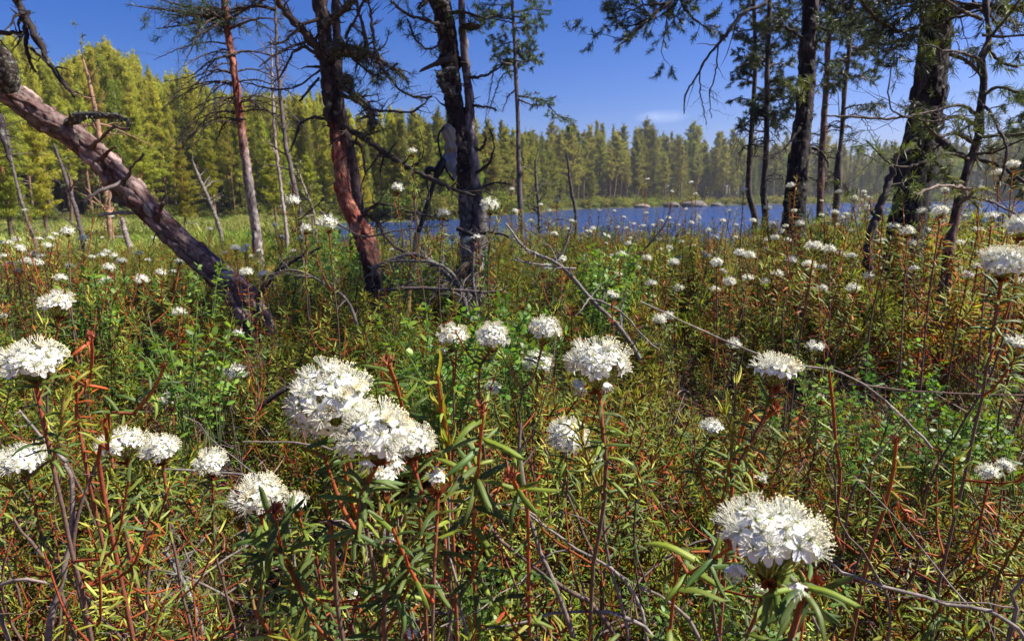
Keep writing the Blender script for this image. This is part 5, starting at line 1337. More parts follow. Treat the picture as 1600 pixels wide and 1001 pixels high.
H_(512, 345, 36, 'large blurred bluish flower head touching the gnarled red pine', d=1.5, n=20, parts=False)
H_(555, 928, 26, 'white florets hidden in the stems near the bottom edge, left of centre', d=.95, n=12, parts=False)
H_(598, 950, 26, 'low white florets near the bottom edge, under the joined cluster', d=.95, n=12, parts=False)
H_(642, 988, 26, 'white florets at the very bottom edge, left of the forked grey stems', d=.8, n=12, parts=False)
H_(936, 720, 16, 'single half opened white flower left of the stem of the large dome', d=.95, n=6, ext=50, parts=False)
H_(1283, 620, 10, 'lone white bud among red stems right of the flat spreading head', d=1.3, n=5, ext=40, parts=False)
H_(1190, 745, 22, 'hidden white florets behind the largest flat topped head', d=.9, n=10, parts=False)
H_(1195, 920, 34, 'shaded white florets under the largest flat topped head', d=.6, n=12, parts=False)

# ---- middle distance heads: shared templates, thing by thing
MIDTPL = {}
def mid_parts(k):
    """(stem mesh, foliage mesh) of a 1 m tall flowering shoot, head seat at the origin"""
    if k in MIDTPL: return MIDTPL[k]
    r = np.random.default_rng(900 + k); mb = MB(); fb = MB()
    q = spline([np.array([r.normal(0, .06), r.normal(0, .06), -.62]), np.array([r.normal(0, .03), r.normal(0, .03), -.25]), np.array([0, 0, -.018])], 14)
    zz = np.clip(-q[:, 2:3] / .12, 0, 1)
    tube(mb, q, np.linspace(.003, .0022, 14), 5, REDST * 1.1 * (1 - zz) + WOODST * zz)
    kd = ['green', 'olive', 'green', 'olive', 'green', 'rust'][k % 6]
    bake_leaves(fb, leaves_on(r, q, 24, .72, .98, .034, 55, 110, KIND[kd]))
    for s in range(3):
        i = int(r.integers(6, 12)); a = r.uniform(0, 6.28); l = r.uniform(.08, .14)
        s_ = spline([q[i], q[i] + np.array([math.cos(a), math.sin(a), .8]) * l * .5, q[i] + np.array([math.cos(a) * .8, math.sin(a) * .8, 1.3]) * l], 7)
        tube(mb, s_, .0015, 4, REDST); bake_leaves(fb, leaves_on(r, s_, 14, .3, 1, .03, 35, 95, KIND[['young', kd, 'olive'][s]]))
    MIDTPL[k] = (mb.mesh('stem', M_STEM), fb.mesh('foliage', M_LEAF, False)); return MIDTPL[k]
def mid_head(px, py, wpx, label, group, r):
    d = 54.0 / wpx; c = P(px, py, d); k = int(r.integers(6))
    g = ground(c[0], c[1])
    if c[2] < g + .25: return
    sc_ = wpx * d / 1000 / 0.068
    e = thing('labrador_tea', (c[0], c[1], g), label, 'flower', group)
    rz = r.uniform(0, 6.28); e.rotation_euler = (0, 0, rz)
    hgt = c[2] - g; zs = hgt / .62
    a, b = mid_parts(k)
    tl = (r.normal(0, .18), r.normal(0, .18), 0)
    for nm, me, z in (('stem', a, zs), ('foliage', b, 1.0), ('flower_head', HEAD_LO[int(r.integers(7))], sc_)):
        o = link(nm, me, e); o.location = (0, 0, hgt)
        o.scale = (1, 1, z) if nm == 'stem' else (z, z, z * (1 if nm == 'foliage' else r.uniform(.75, 1.0)))
        if nm == 'foliage': o['kind'] = 'stuff'
        if nm == 'flower_head': o.rotation_euler = tl
    return e
MIDS = [(1168, 437, 26), (1266, 414, 28), (1286, 418, 22), (1120, 411, 26), (1117, 372, 18), (1061, 405, 17), (1128, 426, 22), (1156, 395, 26), (1172, 400, 24), (1272, 386, 34), (1296, 390, 26), (1011, 404, 20), (1045, 341, 12), (1235, 290, 20), (1162, 298, 17), (1200, 325, 16), (1215, 428, 24), (1172, 494, 18), (1080, 285, 9), (1050, 300, 9), (1012, 280, 8), (1087, 304, 10), (1010, 333, 9), (1072, 328, 10), (1044, 340, 11), (926, 358, 16), (936, 330, 13), (1003, 392, 10), (1030, 375, 12), (870, 315, 12), (858, 330, 10), (893, 345, 12),
 (1418, 362, 27), (1396, 356, 28), (1378, 378, 20), (1426, 381, 22), (1470, 331, 30), (1440, 330, 22), (1477, 297, 15), (1350, 300, 11), (1382, 298, 10), (1355, 322, 11), (1400, 318, 10), (1535, 295, 16), (1550, 340, 30), (1528, 360, 22), (1583, 258, 24), (1560, 270, 20), (1497, 302, 10), (1284, 337, 12), (1305, 332, 18), (1316, 340, 14), (1307, 352, 12), (1330, 362, 14), (1258, 372, 12), (1322, 335, 12), (1240, 330, 14), (1250, 350, 18), (1335, 310, 14), (1512, 430, 26), (1476, 480, 14), (1545, 455, 18), (1590, 440, 28), (1207, 350, 16), (1220, 362, 16), (1140, 330, 12), (1130, 345, 14), (1107, 360, 12), (1100, 395, 12), (1150, 372, 12), (1195, 375, 14), (1206, 408, 14), (1240, 400, 14), (1238, 436, 16), (1330, 400, 20), (1362, 345, 12), (1310, 300, 14), (1450, 360, 14),
 (990, 350, 10), (975, 340, 9), (960, 330, 9), (950, 370, 11), (985, 372, 10), (1000, 362, 9), (1020, 352, 9), (1060, 352, 9), (1065, 378, 10), (1085, 385, 11), (1092, 340, 9), (1075, 365, 9), (1115, 395, 11), (1040, 415, 12), (1150, 352, 10), (915, 400, 9), (947, 380, 9), (965, 355, 9), (1032, 390, 10),
 (747, 402, 18), (730, 375, 18), (706, 372, 16), (745, 372, 22), (760, 380, 14), (640, 350, 16), (665, 318, 14), (805, 330, 14), (800, 296, 10), (780, 400, 8), (830, 345, 10), (845, 320, 10), (560, 340, 15), (585, 400, 13), (612, 390, 11), (690, 410, 10), (600, 430, 10),
 (14, 382, 22), (32, 388, 24), (50, 398, 20), (8, 402, 22), (40, 408, 22), (62, 375, 16), (25, 375, 18), (75, 384, 18), (80, 372, 13), (58, 412, 24), (5, 380, 16), (106, 362, 26), (130, 372, 18), (15, 415, 20), (170, 418, 22), (190, 408, 20), (218, 398, 18), (178, 400, 16), (232, 408, 14), (252, 428, 24), (270, 424, 14), (368, 388, 20), (382, 392, 18), (385, 384, 12), (352, 396, 14), (393, 400, 10), (328, 358, 13), (280, 488, 26), (330, 465, 12), (160, 372, 9), (296, 370, 12), (405, 392, 10), (-25, 395, 26), (-50, 385, 26), (5, 498, 26), (145, 448, 14), (40, 330, 12), (175, 338, 9), (205, 385, 9), (240, 372, 10), (440, 370, 12), (458, 392, 12), (470, 372, 16), (430, 352, 12),
 (1640, 380, 30), (1660, 330, 26), (1690, 420, 30), (1620, 300, 20), (-80, 420, 24), (-60, 470, 28)]
ZONES = [((-200, 110, 300, 440), 'white flower head in the dense white patch at the far left edge'), ((110, 300, 300, 520), 'small white flower head in the shrubs below the middle of the leaning pine'),
 ((300, 480, 300, 520), 'small white flower head around the foot of the slender pine'), ((480, 720, 280, 480), 'small white flower head among dead twigs between gnarled pine and twin stemmed pine'),
 ((720, 900, 280, 480), 'small white flower head before the water around the shore pine'), ((900, 1100, 260, 335), 'tiny white flower head on a thin stem standing up against the open lake'),
 ((900, 1100, 335, 480), 'small white flower head in the shrubs just below the open lake'), ((1100, 1230, 260, 360), 'white flower head at the foot of the close pair of slim pines'),
 ((1100, 1230, 360, 520), 'white flower head in the shrubs below the close pair of slim pines'), ((1230, 1345, 260, 380), 'white flower head crowded round the foot of the straight dark trunk'),
 ((1230, 1345, 380, 520), 'white flower head in the brownish shrubs below the straight dark trunk'), ((1345, 1460, 280, 400), 'white flower head at the broad foot of the thickest trunk'),
 ((1460, 1800, 240, 345), 'white flower head behind the crooked pine at the lake end on the right'), ((1460, 1800, 345, 520), 'white flower head near the right edge beside the crooked pine foot')]
def zone(px, py):
    for (a, b, c, d), lab in ZONES:
        if a <= px < b and c <= py < d: return lab
    return 'small white flower head standing apart in the middle of the bog shrubs'
_mr = np.random.default_rng(31)
def szone(px, py, w_):
    z = zone(px, py).replace('tiny ', '').replace('small ', '')
    return ('tiny ' if w_ < 11 else 'small ' if w_ < 19 else 'fuller ') + z
def mh(px, py, w_):
    z = szone(px, py, w_); mid_head(px, py, w_, z, z.replace('flower head', 'flower heads'), _mr)
for px, py, w_ in MIDS: mh(px, py, w_)
cnt_ = 0
while cnt_ < 95:
    px = _mr.uniform(850, 1700) if _mr.random() < .8 else _mr.uniform(-120, 480)
    lo_ = 345 if px < 1240 else 300
    py = lo_ + (470 - lo_) * _mr.random() ** 1.8
    if px < 600: py = _mr.uniform(365, 440)
    w_ = (5 + (py - 300) * 0.13) * _mr.uniform(.8, 1.3)
    mh(px, py, max(7, w_)); cnt_ += 1

# ------------------------------------------------------------------ leafy shoots without flowers
def shoot_struct(r, root, top, kinds, nl, L, nb=2, up=50, low=108, frac=.13, bw=1.0):
    q = stem_curve(root, top, r, None, .12); Ls = np.linalg.norm(np.diff(q, axis=0), axis=1).sum()
    f0 = max(.1, 1 - frac / Ls); sb = MB()
    zz = np.clip((top[2] - q[:, 2:3]) / .12, 0, 1)
    base = {'young': np.array((.16, .17, .05)), 'rust': REDST * 1.2}.get(kinds, REDST * .75)
    tube(sb, q, np.linspace(.0023, .0015, len(q)) * bw, 5, base * (1 - zz) + WOODST * zz)
    lv = [leaves_on(r, q, nl, f0, 1.0, L, up, low, KIND[kinds])]
    for k in range(nb):
        i = int(r.integers(8, 18)); a = r.uniform(0, 6.28); l = r.uniform(.06, .13); v = np.array([math.cos(a), math.sin(a), 0])
        s_ = spline([q[i], q[i] + v * l * .45 + (0, 0, l * .25), q[i] + v * l * .75 + (0, 0, l * .8)], 8)
        tube(sb, s_, np.linspace(.0019, .0012, 8) * bw, 5, base)
        kk = kinds if r.random() < .6 else ('young' if r.random() < .5 else 'olive')
        lv.append(leaves_on(r, s_, int(nl * .7), .35, 1, L * .9, up - 10, low - 5, KIND[kk]))
    return q, sb, lv
def clear_of_heroes(top, rad=1.0):
    x, y, d = to_px(top)
    for hx, hy, hw, hd in HEROPX:
        if d < hd + .04 and abs(x - hx) < hw * .62 * rad + 28 / max(d, .3) * .4 and y < hy + hw * .75 and y > hy - hw * .8: return False
    return True
SH_LAB = {'green': 'dark green narrow leaved shoot', 'olive': 'olive brown narrow leaved shoot', 'rust': 'shoot of rusty withered leaves', 'young': 'pale yellow green new shoot', 'fresh': 'fresh green leafy shoot'}
def near_where(x):
    for a, t in ((230, 'under the left edge flower heads'), (430, 'around the shaded lower left head'), (680, 'under the joined white cluster'), (880, 'below the row of three small white heads'), (1060, 'around the tall red stem'), (1320, 'around the largest flat topped head')):
        if x < a: return t
    return 'in the reddish tangle at the lower right'
_sr = np.random.default_rng(8)
n_near = 0; tries = 0
while n_near < 200 and tries < 6000:
    tries += 1
    d = 0.42 + 1.15 * _sr.random() ** .8; k = _sr.uniform(-.92, .92)
    x, y = k * d, d
    g = ground(x, y)
    h = _sr.uniform(.16, .50) if d < .9 else _sr.uniform(.15, .44)
    if 0.5 < d < 1.6 and -.64 < k < -.36:                # the mossy opening at the lower left
        h *= .6
        if _sr.random() < .9: continue
    if k > .5 and d > .7 and _sr.random() < .35: continue
    top = np.array([x, y, g + h]); sx, sy, sd = to_px(top)
    if not (-160 < sx < 1760) or sy > 1080 or sy < 440 or not clear_of_heroes(top): continue
    u = _sr.random(); right = sx > 1150
    kd = ('green' if u < .38 else 'young' if u < .52 else 'fresh' if u < .74 else 'olive' if u < .87 else 'rust') if not right else ('olive' if u < .30 else 'rust' if u < .60 else 'fresh' if u < .75 else 'young' if u < .84 else 'green')
    root = np.array([x + _sr.normal(0, .07), y + _sr.normal(0.02, .07), 0]); root[2] = ground(root[0], root[1]) - .02
    nl = int(_sr.integers(20, 34)); L = _sr.uniform(.021, .033)
    if sy > 770 and _sr.random() < .35: continue
    upg, lw = (22, 55) if kd == 'young' else ((95, 150) if kd == 'rust' else (50, 108))
    q, sb, lv = shoot_struct(_sr, root, top, kd, nl, L, int(_sr.integers(1, 4)), upg, lw)
    lab = ('tall ' if h > .40 else 'low ') + SH_LAB[kd] + (' in front ' if d < .85 else ' farther back ') + near_where(sx)
    e = thing('leafy_shoot', root, lab, 'shrub shoot', lab + 's'); inv = Matrix.Translation(-Vector(root))
    o = sb.obj('stem', M_STEM, e); o.matrix_parent_inverse = inv
    if d < 0.95:
        for rot, p, s_, kk in lv:
            Mx = mats(rot, p, s_)
            for i in range(len(p)):
                o = link('leaf', LEAFM[kk[i]][int(rg.integers(4))], e); o.matrix_parent_inverse = inv; o.matrix_basis = Matrix(Mx[i].tolist())
    else:
        fb = MB()
        for s_ in lv: bake_leaves(fb, s_)
        o = fb.obj('foliage', M_LEAF, e, False); o.matrix_parent_inverse = inv; o['kind'] = 'stuff'
    n_near += 1

def own_shoot(pxs, kd, label, D, nl=30, up=50, low=105, L=.034, bud=True, f0=.45):
    """a shoot traced from the photograph, tip first"""
    r = np.random.default_rng(abs(int(pxs[0][0])))
    pts = [P(a, b, D + i * .03) for i, (a, b) in enumerate(pxs)][::-1]
    root = pts[0].copy(); root[2] = ground(root[0], root[1]) - .02; root[1] += .05
    q = spline([root] + pts, 26); e = thing('leafy_shoot', root, label, 'shrub shoot'); inv = Matrix.Translation(-Vector(root))
    mb = MB(); tube(mb, q, np.linspace(.0034, .0022, 26) * min(1, D / .7), 6, np.array([REDST * 1.25 * t + WOODST * (1 - t) for t in np.linspace(0, 1, 26)]))
    if bud:
        for _ in range(26):
            dd = nrm(r.normal(0, .5, 3) + (0, 0, .8)); s = q[-1] + r.normal(0, .002, 3); b = nrm(np.cross(dd, r.normal(0, 1, 3))) * .0016
            mb.add([s - b, s + b, s + dd * r.uniform(.006, .012)], [(0, 1, 2)], np.array((.30, .09, .035)) * r.uniform(.7, 1.2))
    mb.obj('stem', M_STEM, e).matrix_parent_inverse = inv
    rot, p, s_, kk = leaves_on(r, q, nl, f0, .99, L, up, low, KIND[kd]); Mx = mats(rot, p, s_)
    for i in range(len(p)):
        o = link('leaf', LEAFM[kk[i]][int(rg.integers(4))], e); o.matrix_parent_inverse = inv; o.matrix_basis = Matrix(Mx[i].tolist())
own_shoot([(606, 566), (622, 610), (634, 660), (650, 720)], 'green', 'leafy shoot with a bare rusty tip right beside the biggest white dome', .62)
own_shoot([(256, 574), (238, 612), (205, 650), (170, 690)], 'green', 'long slanting rusty shoot pointing up right at the left side', .85, f0=.3)
own_shoot([(142, 525), (144, 560), (138, 600), (120, 650)], 'rust', 'upright shoot with rusty withered leaves right of the large left edge flower head', .9, 34, 60, 120)
own_shoot([(683, 585), (690, 640), (700, 700), (705, 780)], 'young', 'tall bundle of pale green new shoots in the very middle', .62, 40, 18, 40, .036, False)
own_shoot([(164, 655), (168, 700), (160, 760)], 'young', 'pale green new shoots standing over the touching pair of flower heads', .7, 26, 20, 45, .034, False)
own_shoot([(755, 640), (750, 690), (745, 760), (740, 860)], 'green', 'dark leafy shoot with widely spread leaves below the three small heads', .5, 44, 60, 110, .040)
own_shoot([(800, 745), (815, 780), (825, 830)], 'green', 'dark leafy shoot leaning left of the tall red stem', .5, 26, 60, 110, .036)
own_shoot([(1295, 580), (1302, 640), (1306, 700), (1310, 780)], 'fresh', 'upright shoot with a yellow green tip and red stem above the largest head', .95, 30, 30, 80, .030, False)
own_shoot([(1400, 690), (1395, 740), (1380, 800), (1350, 900)], 'olive', 'thin red stem with short leaves right of the largest head', .8, 22, 50, 90, .026)
own_shoot([(1212, 640), (1180, 668), (1150, 700)], 'green', 'side shoot with wide dark leaves under the flat spreading head', .62, 20)
own_shoot([(430, 800), (440, 860), (470, 930), (480, 1000)], 'green', 'dark leafy shoot below the shaded lower left flower head', .48, 44, 60, 110, .038)
own_shoot([(640, 880), (620, 930), (600, 1000)], 'green', 'dark leafy shoot at the bottom, left of the forked grey stems', .5, 40, 60, 110, .036)
own_shoot([(1150, 850), (1120, 870), (1080, 900), (1050, 950)], 'green', 'dark glossy leaves spreading left below the largest flat topped head', .40, 34, 70, 115, .038)
own_shoot([(1275, 915), (1260, 950), (1250, 1000)], 'green', 'dark glossy leaves right of the rusty stem of the largest head', .40, 26, 60, 110, .036)

# ------------------------------------------------------------------ bare woody stems, traced
def bare(rows, label, col=(0.17, 0.13, 0.12), D=.6, name='bare_twig', mat=None, kids=3, cat='twig', tap=.55, dd=0.0, seed=0, moss=0):
    """rows of (px, py) from the thick end to the tip; width of the thick end in px is the last item of the first row"""
    w0 = rows[0][2]; w0 *= .72; r3 = [(a[0], a[1], D + dd * i, w0 * (1 - (1 - tap) * i / (len(rows) - 1))) for i, a in enumerate(rows)]
    b = P(*r3[0][:3]); gz = ground(b[0], b[1]); e = thing(name, (b[0], b[1], gz), label, cat)
    if b[2] > gz + .03 and rows[0][1] > 760:                     # root it in the ground below the frame
        r0 = P(*r3[0][:3]); r0 = np.array([r0[0], r0[1] + .05, gz - .02]); x, y, d_ = to_px(r0); r3 = [(x, y, d_, w0)] + r3
    traced(e, r3, col, mat or M_GREY, seed + abs(int(rows[0][0])), int(kids * (1.5 if cat == 'branch' else 1)), 2 if cat == 'branch' else 1, (.10, .30), .4, None, 'stem', moss, 0, .0015, 7)
    return e
BS = [
 ([(905, 1010, 13), (880, 960), (860, 905), (838, 850), (818, 790), (812, 730), (812, 660)], 'thick grey stem rising from the bottom centre towards the row of three'),
 ([(975, 1010, 12), (920, 950), (880, 915), (830, 890), (790, 850), (762, 820)], 'grey stem crossing the thick one from lower right to upper left at the bottom centre'),
 ([(1040, 1010, 9), (980, 965), (940, 950), (900, 955), (860, 955), (760, 985)], 'lichened grey stem lying almost flat near the bottom centre'),
 ([(985, 1010, 9), (960, 930), (945, 860), (943, 800)], 'brown upright stem just right of the crossing grey stems'),
 ([(940, 900, 8), (915, 850), (900, 800), (870, 745), (850, 700)], 'thin brown stem leaning left, between tall red stem and thick grey one'),
 ([(1010, 960, 8), (960, 900), (905, 860), (850, 820), (820, 800)], 'slanting twig below the white head on the lower stem'),
 ([(70, 1010, 15), (88, 950), (105, 880), (117, 800), (112, 745), (102, 722)], 'thick forked brown stem in the bottom left corner'),
 ([(110, 860, 9), (128, 800), (140, 755), (150, 720)], 'right fork of the thick brown stem at the bottom left'),
 ([(105, 722, 8), (80, 700), (50, 665), (30, 640)], 'upper left fork of the thick brown stem at the bottom left'),
 ([(-10, 912, 9), (50, 908), (100, 915)], 'short brown stick pushing in from the left edge near the bottom'),
 ([(90, 905, 8), (45, 850), (20, 810)], 'brown stick slanting to the left edge above the short one'),
 ([(1610, 992, 10), (1540, 962), (1480, 942), (1400, 922), (1320, 898), (1290, 872)], 'long pale branch lying from the right bottom corner towards the largest head'),
 ([(1105, 1010, 9), (1070, 965), (1040, 935), (1000, 915)], 'grey stick slanting through the leaves at the bottom, left of the rusty stem'),
 ([(1330, 770, 5), (1345, 740), (1400, 680), (1420, 650)], 'pale bent twig in the reddish shrubs right of the flat spreading head'),
 ([(1455, 700, 6), (1400, 640), (1350, 600), (1300, 575), (1200, 560), (1000, 470)], 'long thin twig arching through the shrubs right of centre'),
 ([(1590, 950, 9), (1580, 930), (1600, 900)], 'blue grey lichened stick end at the right bottom edge'),
 ([(1325, 600, 5), (1450, 612), (1600, 618)], 'pale twig crossing the right side horizontally'),
 ([(440, 780, 7), (340, 740), (270, 735), (230, 730)], 'grey twig lying under the round flower head with yellow gaps'),
 ([(190, 880, 6), (280, 810), (330, 760), (360, 720)], 'thin grey twig slanting over the moss at the lower left'),
 ([(0, 820, 5), (60, 822), (90, 826)], 'straight pale straw coloured twig at the left edge'),
 ([(730, 1010, 7), (720, 940), (700, 870), (690, 800), (720, 740)], 'thin red brown stem under the middle leaves'),
 ([(1300, 1010, 7), (1260, 960), (1200, 880), (1150, 840)], 'thin dark stem passing behind the largest flat topped head'),
 ([(1395, 940, 6), (1330, 870), (1310, 800), (1290, 740), (1310, 690)], 'thin reddish stem rising right of the largest head'),
 ([(700, 940, 6), (610, 850), (560, 820), (500, 815)], 'grey twig running under the joined cluster to the left'),
 ([(560, 770, 6), (520, 700), (440, 690), (380, 690)], 'pale thin twig lying in the dark gap left of the joined cluster'),
 ([(1560, 880, 5), (1540, 810), (1510, 770)], 'thin dark twig at the lower right edge below the little pair'),
]
for k, (rows, lab) in enumerate(BS):
    low_ = rows[0][1] > 900
    bare(rows, lab, [(0.17, 0.13, 0.12), (0.13, 0.085, 0.07), (0.22, 0.19, 0.175)][k % 3], .62 if low_ and k not in (6, 7, 8, 9, 10) else (.8 if k in (6, 7, 8, 9, 10) else 1.0), seed=k)
bare([(306, 958, 13), (296, 935), (285, 905), (272, 880), (258, 860)], 'short grey stick crusted with pale lichen standing in the moss at the lower left', (.22, .21, .20), 1.05, 'lichen_stick', M_LICH, 4, 'stick', .6, moss=260)
# the fallen grey branch right of the middle and the tangle left of it
bare([(1000, 560, 11), (975, 520), (948, 490), (920, 465), (895, 432), (878, 415), (862, 405), (840, 398)], 'long grey fallen branch sloping down right between centre and bilberry bush', (.17, .14, .135), 1.9, 'fallen_branch', M_LICH, 6, 'branch', .6, moss=120)
bare([(925, 468, 6), (955, 475), (985, 500), (1005, 530), (1030, 545)], 'thin side branch arching right from the fallen grey branch', (.17, .14, .13), 1.88, 'fallen_branch', M_GREY, 3, 'branch')
bare([(862, 408, 8), (875, 400), (885, 380), (892, 355)], 'forked upright dead branch above the fallen grey one', (.12, .09, .08), 1.92, 'dead_branch', M_GREY, 6, 'branch')
bare([(850, 402, 7), (825, 392), (812, 380), (800, 362), (790, 350)], 'pale twisted dead twig left above the fallen grey branch', (.26, .23, .21), 1.9, 'dead_branch', M_LICH, 10, 'branch')
bare([(900, 420, 6), (860, 416), (830, 412), (800, 405)], 'pale dead twigs lying left of the fallen grey branch', (.26, .23, .21), 1.9, 'dead_branch', M_LICH, 10, 'branch')
bare([(740, 470, 14), (710, 440), (690, 420), (660, 400), (640, 395), (600, 412), (580, 420)], 'thick lichened dead branch arching from the gnarled pine to the central one', (.14, .12, .115), 2.5, 'dead_branch', M_LICH, 16, 'branch', .6, moss=300)
bare([(735, 500, 11), (725, 470), (715, 440), (700, 420), (668, 408), (610, 408)], 'second lichened dead branch under the thick arching one', (.12, .10, .10), 2.4, 'dead_branch', M_LICH, 16, 'branch', .5, moss=200)
bare([(590, 455, 10), (640, 450), (700, 452), (770, 458), (790, 450)], 'nearly level dark dead branch across the middle above the flowers', (.10, .08, .075), 2.35, 'dead_branch', M_GREY, 14, 'branch', .4)
bare([(748, 540, 9), (745, 480), (738, 430), (742, 380)], 'upright dead branch before the foot of the central pine', (.13, .11, .115), 2.45, 'dead_branch', M_LICH, 9, 'branch', .5, moss=150)
bare([(560, 520, 8), (545, 470), (500, 440), (460, 420), (420, 430)], 'dead twiggy branch spreading left of the gnarled pine foot', (.14, .11, .10), 2.3, 'dead_branch', M_GREY, 16, 'branch', .4)
bare([(400, 640, 13), (440, 610), (480, 590), (530, 575)], 'dark dead limb lying low behind the biggest white dome', (.06, .045, .045), 1.7, 'dead_branch', M_GREY, 8, 'branch', .5)
bare([(500, 330, 6), (530, 350), (570, 372), (620, 360), (700, 352)], 'dead twig running right from the gnarled pine before the water', (.10, .08, .07), 2.3, 'dead_branch', M_GREY, 14, 'branch', .4)
bare([(980, 420, 5), (1010, 385), (1040, 350), (1050, 318)], 'thin dead shrub stem standing before the open lake', (.10, .08, .075), 2.6, 'dead_branch', M_GREY, 12, 'branch', .4)

# ------------------------------------------------------------------ bilberry sprigs
def berry_tpl(s):
    r = np.random.default_rng(s); sb = MB(); fb = MB()
    for k in range(5):
        a = r.uniform(0, 6.28); h = r.uniform(.12, .22); v = np.array([math.cos(a), math.sin(a), 0])
        q = spline([(0, 0, -.05), v * .03 + (0, 0, h * .5), v * r.uniform(.05, .10) + (0, 0, h)], 10); tube(sb, q, .0011, 4, (.10, .16, .04))
        n = 13; rot, p, s_, kk = leaves_on(r, q, n, .3, 1, .020, 50, 80, ((('berry', 0), .5), (('berry', 1), .25), (('berry', 2), .25)))
        bake_leaves(fb, (rot, p, s_, kk))
    return sb.mesh('stem', M_STEM), fb.mesh('leaves', M_BERRY, False)
BT = [berry_tpl(70 + k) for k in range(5)]
_br = np.random.default_rng(12)
def berry(px, py, d, lab, s=1.0):
    p = P(px, py, d); g = ground(p[0], p[1]); k = int(_br.integers(5))
    e = thing('bilberry_sprig', (p[0], p[1], g), lab, 'bilberry', lab + 's')
    top = max(.1, p[2] - g); e.rotation_euler = (0, 0, _br.uniform(0, 6.28))
    o = link('stem', BT[k][0], e); o.location = (0, 0, top - .16 * s); o.scale = (s,) * 3
    o = link('leaves', BT[k][1], e); o.location = (0, 0, top - .16 * s); o.scale = (s,) * 3; o['kind'] = 'stuff'
for _ in range(11): berry(_br.normal(945, 22), _br.normal(438, 20), _br.uniform(2.1, 2.6), 'bright green bilberry sprig in the bush right of the fallen branch', 1.2)
for _ in range(5): berry(_br.normal(970, 16), _br.normal(408, 10), _br.uniform(2.3, 2.8), 'bright green bilberry sprig in the bush right of the fallen branch', 1.2)
for _ in range(7): berry(_br.normal(300, 22), _br.normal(560, 24), _br.uniform(1.2, 1.5), 'light green bilberry sprig left of the small cream white head', 1.0)
for _ in range(10): berry(_br.normal(690, 16), _br.normal(560, 22), _br.uniform(1.25, 1.5), 'round leaved green sprig under the leftmost of the three small heads', 1.0)
for _ in range(8): berry(_br.normal(812, 20), _br.normal(520, 18), _br.uniform(1.35, 1.6), 'round leaved green sprig between the three small heads', 1.0)
for _ in range(16): berry(_br.normal(1490, 60), _br.normal(680, 28), _br.uniform(1.2, 1.5), 'light green bilberry sprig above the little pair at the lower right', .9)
for _ in range(12): berry(_br.normal(1100, 60), _br.normal(935, 22), _br.uniform(.75, .95), 'small bilberry sprig in the moss at the bottom, left of the rusty stem', .55)
for _ in range(8): berry(_br.normal(770, 22), _br.normal(925, 18), _br.uniform(.85, 1.0), 'small bilberry sprig in the moss at the bottom centre', .6)
for _ in range(14): berry(_br.uniform(410, 560), _br.normal(395, 14), _br.uniform(3.2, 4.2), 'bright green sprig in the thicket left of the gnarled pine foot', 1.6)
for _ in range(14): berry(_br.uniform(1180, 1600), _br.uniform(560, 690), _br.uniform(1.3, 1.9), 'bilberry sprig scattered in the brown shrubs on the right', .8)
for _ in range(12): berry(_br.uniform(60, 330), _br.uniform(425, 500), _br.uniform(2.2, 3.0), 'fresh green sprig in the shrubs below and left of the leaning trunk', 1.3)
for _ in range(14): berry(_br.uniform(600, 760), _br.uniform(395, 440), _br.uniform(2.8, 3.6), 'green sprig between the twig tangle and the water', 1.3)

# ------------------------------------------------------------------ uncountable cover
def clump_tpl(s, kinds, n=9, h=.55, spread=.16, Lf=.036, dense=1.0):
    r = np.random.default_rng(s); mb = MB()
    for k in range(n):
        a = r.uniform(0, 6.28); rr = spread * math.sqrt(r.random())
        root = np.array([math.cos(a) * rr * .3, math.sin(a) * rr * .3, -.05]); top = np.array([math.cos(a) * rr * 1.4, math.sin(a) * rr * 1.4, h * r.uniform(.5, 1.08)])
        kd = kinds[int(r.integers(len(kinds)))]
        up, lw = (22, 55) if kd == 'young' else ((95, 150) if kd == 'rust' else (45, 105))
        q, sb, lv = shoot_struct(r, root, top, kd, int(34 * dense), Lf, 3, up, lw, .30, 1.0)
        mb.bake(sb.pack(), [np.eye(4)])
        for s_ in lv: bake_leaves(mb, s_)
    return mb.mesh('shrub_clump', M_SHRUB, False)
CL = [clump_tpl(1, ['green', 'green', 'olive']), clump_tpl(2, ['green', 'fresh', 'olive']), clump_tpl(3, ['fresh', 'young', 'green']), clump_tpl(4, ['olive', 'green', 'fresh', 'rust', 'young']),
      clump_tpl(5, ['olive', 'green', 'rust']), clump_tpl(6, ['fresh', 'young', 'olive']), clump_tpl(7, ['rust', 'rust', 'olive', 'fresh']), clump_tpl(8, ['fresh', 'fresh', 'green'])]
def dead_tpl(s):
    r = np.random.default_rng(s); mb = MB()
    for k in range(4):
        d = nrm(np.array([r.normal(0, .4), r.normal(0, .4), 1.0])); limb(mb, (r.normal(0, .04), r.normal(0, .04), -.02), d, r.uniform(.35, .6), .0035, 3, r, [(.15, .115, .11), (.11, .075, .065), (.20, .17, .16)][int(r.integers(3))], .45, .05, None, 5, None, (25, 65), (.3, .6), 4, .03)
    return mb.mesh('dead_shrub', M_GREY)
DT = [dead_tpl(60 + k) for k in range(5)]
LOWC = [clump_tpl(101, ['green', 'fresh', 'green'], 6, .26, .10, .026, .8), clump_tpl(102, ['green', 'olive', 'fresh'], 6, .26, .10, .026, .8), clump_tpl(103, ['young', 'fresh', 'green'], 6, .26, .10, .026, .8), clump_tpl(104, ['olive', 'rust', 'fresh'], 6, .26, .10, .026, .8)]
